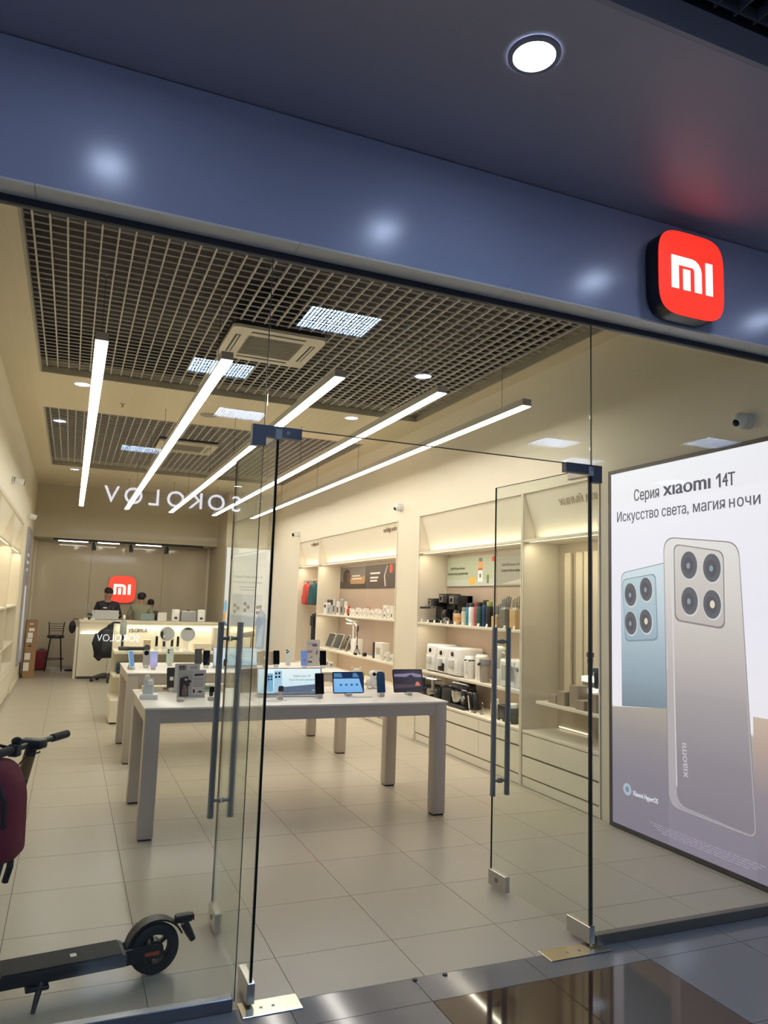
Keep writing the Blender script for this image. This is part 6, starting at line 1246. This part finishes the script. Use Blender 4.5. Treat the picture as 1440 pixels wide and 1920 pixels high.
p1, hm, sh, s, L = person('salesman in a black zip jacket standing behind the counter looking down', (.32, 13.80, 0), R(6), 1.82, R(38), R(20), .16,
    (((-.25, -.05, 1.16), (-.15, -.30, 1.20), (.3, -1, -.1)), ((.25, -.05, 1.16), (.17, -.30, 1.20), (-.3, -1, -.1))), JB, DT, mat('hair_short', (.03, .022, .018), .8), 'short')
obj('zip', MB().tube([L(.02, -.135, 1.08), L(.02, -.150, 1.25), L(.025, -.115, 1.40)], .006, 6), mat('zip_red', (.55, .08, .05), .5), p1)
obj('collar', MB().tube([L(-.075, -.02, 1.45), L(-.04, -.075, 1.43), L(.0, -.095, 1.41), L(.04, -.075, 1.43), L(.075, -.02, 1.45), L(.0, .07, 1.47), L(-.075, -.02, 1.45)], .014, 8), JB, p1, 60)
obj('chest_print', MB().box((-.105, -.004, 0), (-.03, .0, .022), M(L(0, -.150, 1.33), (R(-8), 0, 0))), PAPER, p1, 0); obj('chest_badge', MB().box((.075, -.004, 0), (.105, .0, .03), M(L(0, -.146, 1.32), (R(-8), 0, 0))), P('badge_red', '#a03028'), p1, 0)
KH_ = mat('khaki_shirt', (.33, .32, .22), .75, var=.06, scale=25)
person('customer in a khaki shirt and dark cap seen from behind at the counter', (1.02, 13.92, 0), R(172), 1.76, R(-12), R(8), .10,
    (((-.27, .02, 1.14), (-.22, -.20, 1.05), (0, -.8, -.3)), ((.26, .0, 1.14), (.20, -.22, 1.08), (0, -.8, -.2))), KH_, DT, mat('cap_navy', (.010, .012, .022), .6), 'cap', 'short')
person('shorter dark haired person half hidden behind the khaki shirt customer', (1.27, 14.45, 0), R(165), 1.60, R(0), R(10), .05,
    (((-.26, 0, 1.12), (-.24, -.10, .90), (0, -.2, -1)), ((.26, 0, 1.12), (.24, -.10, .90), (0, -.2, -1))), mat('brown_top', (.10, .08, .06), .8), DT, mat('hair_dark', (.012, .009, .007), .7), 'short')

# ================================================================== SCOOTER behind the left pane
# local frame: +x forward (towards the image left), y across, z up; origin under the rear wheel
SB = mat('scooter_black', (.012, .012, .014), .42); RUB = mat('tyre_rubber', (.014, .014, .015), .7); DK = mat('deck_rubber', (.020, .019, .016), .75, bump=.3, scale=120)
t = thing('electric_scooter', 'black electric kick scooter parked inside the left glass pane', 'scooter', (.045, .405, 0), R(180+6.6))
def wheel(x, nm):
    w_ = obj(nm, MB().lathe([(.066, -.024), (.085, -.030), (.104, -.022), (.110, 0), (.104, .022), (.085, .030), (.066, .024)], 36, M((x, 0, .1105), (R(90), 0, 0)), cap=False).ring(ell(0, 0, .070, .070, 36), ell(0, 0, .062, .062, 36), -.022, .022, M((x, 0, .1105), (R(90), 0, 0))), RUB, t, 50)
    obj('hub', MB().cyl((x, -.024, .1105), (x, .024, .1105), .036, 24), SB, w_)
    for k in range(5): obj('spoke', MB().box((-.008, -.008, .030), (.008, .008, .066), M((x, 0, .1105), (0, R(72*k+20), 0))), SB, w_, 0)
    return w_
wheel(0.0, 'rear_wheel'); wheel(.775, 'front_wheel')
obj('deck', MB().rbox((.13, -.082, .085), (.66, .082, .140), .012, 2), SB, t); obj('deck_mat', MB().rbox((.15, -.074, .140), (.62, .074, .1445), .002, 1), DK, t); obj('deck_emblem', MB().box((.33, -.012, .1446), (.355, .018, .1452)), PAPER, t, 0)
for sy in (-1, 1):
    f = obj('rear_fork', MB().prism(rpoly([(-.03, .085), (.16, .075), (.18, .135), (.02, .145), (-.03, .135)], .02), .038, .050, M((0, 0, 0), (R(90), 0, 0)) if sy < 0 else M((0, .088, 0), (R(90), 0, 0))), SB, t)
    obj('reflector', MB().box((-.012, -.0512 if sy < 0 else .0502, .10), (.05, -.0502 if sy < 0 else .0512, .115)), mat('reflector_orange', (.40, .07, .02), .3), f, 0)
fd = MB(); a0, a1, n = R(25), R(185), 18; vs = []; fs = []
for i in range(n+1):
    a = a0+(a1-a0)*i/n
    for r_ in (.122, .130):
        for y in (-.034, .034): vs.append((-r_*math.cos(a), y, .1105+r_*math.sin(a)))
for i in range(n):
    b_ = 4*i; c_ = b_+4
    fs += [(b_, c_, c_+1, b_+1), (b_+2, b_+3, c_+3, c_+2), (b_, b_+2, c_+2, c_), (b_+1, c_+1, c_+3, b_+3)]
fs += [(0, 1, 3, 2), (4*n, 4*n+2, 4*n+3, 4*n+1)]
fd.add(vs, fs); fen = obj('rear_fender', fd, SB, t, 50)
obj('tail_lamp_housing', MB().rbox((-.165, -.024, .200), (-.085, .024, .236), .012, 2), SB, fen); obj('tail_light', MB().rbox((-.171, -.020, .204), (-.1652, .020, .232), .003, 1), mat('tail_red', (.35, .02, .015), .2), fen); obj('fender_tail', MB().tube([(-.13, 0, .195), (-.155, 0, .15), (-.175, 0, .115)], [.02, .018, .014], 8), SB, fen)
obj('kickstand', MB().tube([(.47, .075, .09), (.485, .105, .05), (.50, .135, .006)], [.014, .012, .009], 8), SB, t); obj('kickstand_bracket', MB().rbox((.44, .05, .068), (.53, .10, .0845), .004, 1), SB, t)
obj('neck', MB().tube([(.64, 0, .115), (.70, 0, .14), (.725, 0, .20)], [.035, .034, .032], 12), SB, t); obj('front_fork', MB().tube([(.725, 0, .20), (.765, 0, .245), (.775, .0, .2501)], .028, 10).box((.755, -.045, .235), (.795, .045, .255)).box((.76, -.045, .095), (.79, -.034, .235)).box((.76, .034, .095), (.79, .045, .235)), SB, t)
st = obj('stem', MB().tube([(.735, 0, .20), (.575, -.005, 1.02)], .0235, 16), SB, t); obj('sticker', MB().tube([(.600, -.0045, .893), (.5815, -.005, .988)], .0242, 16), mat('sticker_ochre', (.22, .14, .04), .5), st)
# handlebar is turned a little
ha = R(-38)
hb = obj('handlebar', MB().cyl((-.0, -.20, 0), (0, .20, 0), .0125, 12, None).rbox((-.055, -.032, -.018), (.055, .032, .022), .010, 2), SB, t); hb.location = (.574, -.005, 1.035); hb.rotation_euler = (0, 0, ha)
for sy in (-1, 1): obj('grip', MB().cyl((0, sy*.145, 0), (0, sy*.262, 0), .0175, 16), mat('grip_rubber', (.03, .032, .030), .7), hb)
obj('brake_lever', MB().tube([(0, .12, -.01), (.05, .15, -.02), (.055, .25, -.025)], .006, 8), BLACK, hb); obj('bell', MB().ball((.0, .105, .030), (.024, .024, .018)), BLACKG, hb); obj('clamp', MB().rbox((-.02, .095, -.03), (.025, .135, .02), .006, 1), BLACK, hb)
obj('brake_cable', MB().tube([(.55, .10, 1.02), (.60, .08, 1.0), (.63, .03, .95), (.615, .0, .88), (.602, .015, .85)], .0035, 6), BLACK, t)
BG = mat('bag_burgundy', (.19, .009, .030), .75, var=.10, scale=40, bump=.25); BB = mat('bag_trim', (.010, .010, .012), .6)
t = backpack('backpack', 'burgundy backpack with black zips hanging from the scooter handlebar', (-.690, .17, .635), R(-22), .33, .375, .17, BG, BB); bag_bits(t, .33, .375, .17, BG, BB)
zp = [(-.14, .14), (-.135, .24), (-.10, .32), (-.04, .352), (.04, .352), (.10, .32), (.135, .24), (.14, .14)]
obj('zip', MB().tube([(x, -.088, z) for x, z in zp], .009, 8), BB, t); obj('loop', MB().tube([(-.01, .0, .39), (0, .02, .44), (.05, .10, .405), (.06, .12, .40)], .007, 8), BB, t); obj('strap', MB().tube([(.125, .03, .04), (.13, .02, -.03), (.115, .02, -.09)], [.012, .014, .013], 8), BB, t); obj('seam', MB().tube([(-.155, -.090, .155), (0, -.099, .165), (.155, -.090, .155)], .004, 6), BB, t)
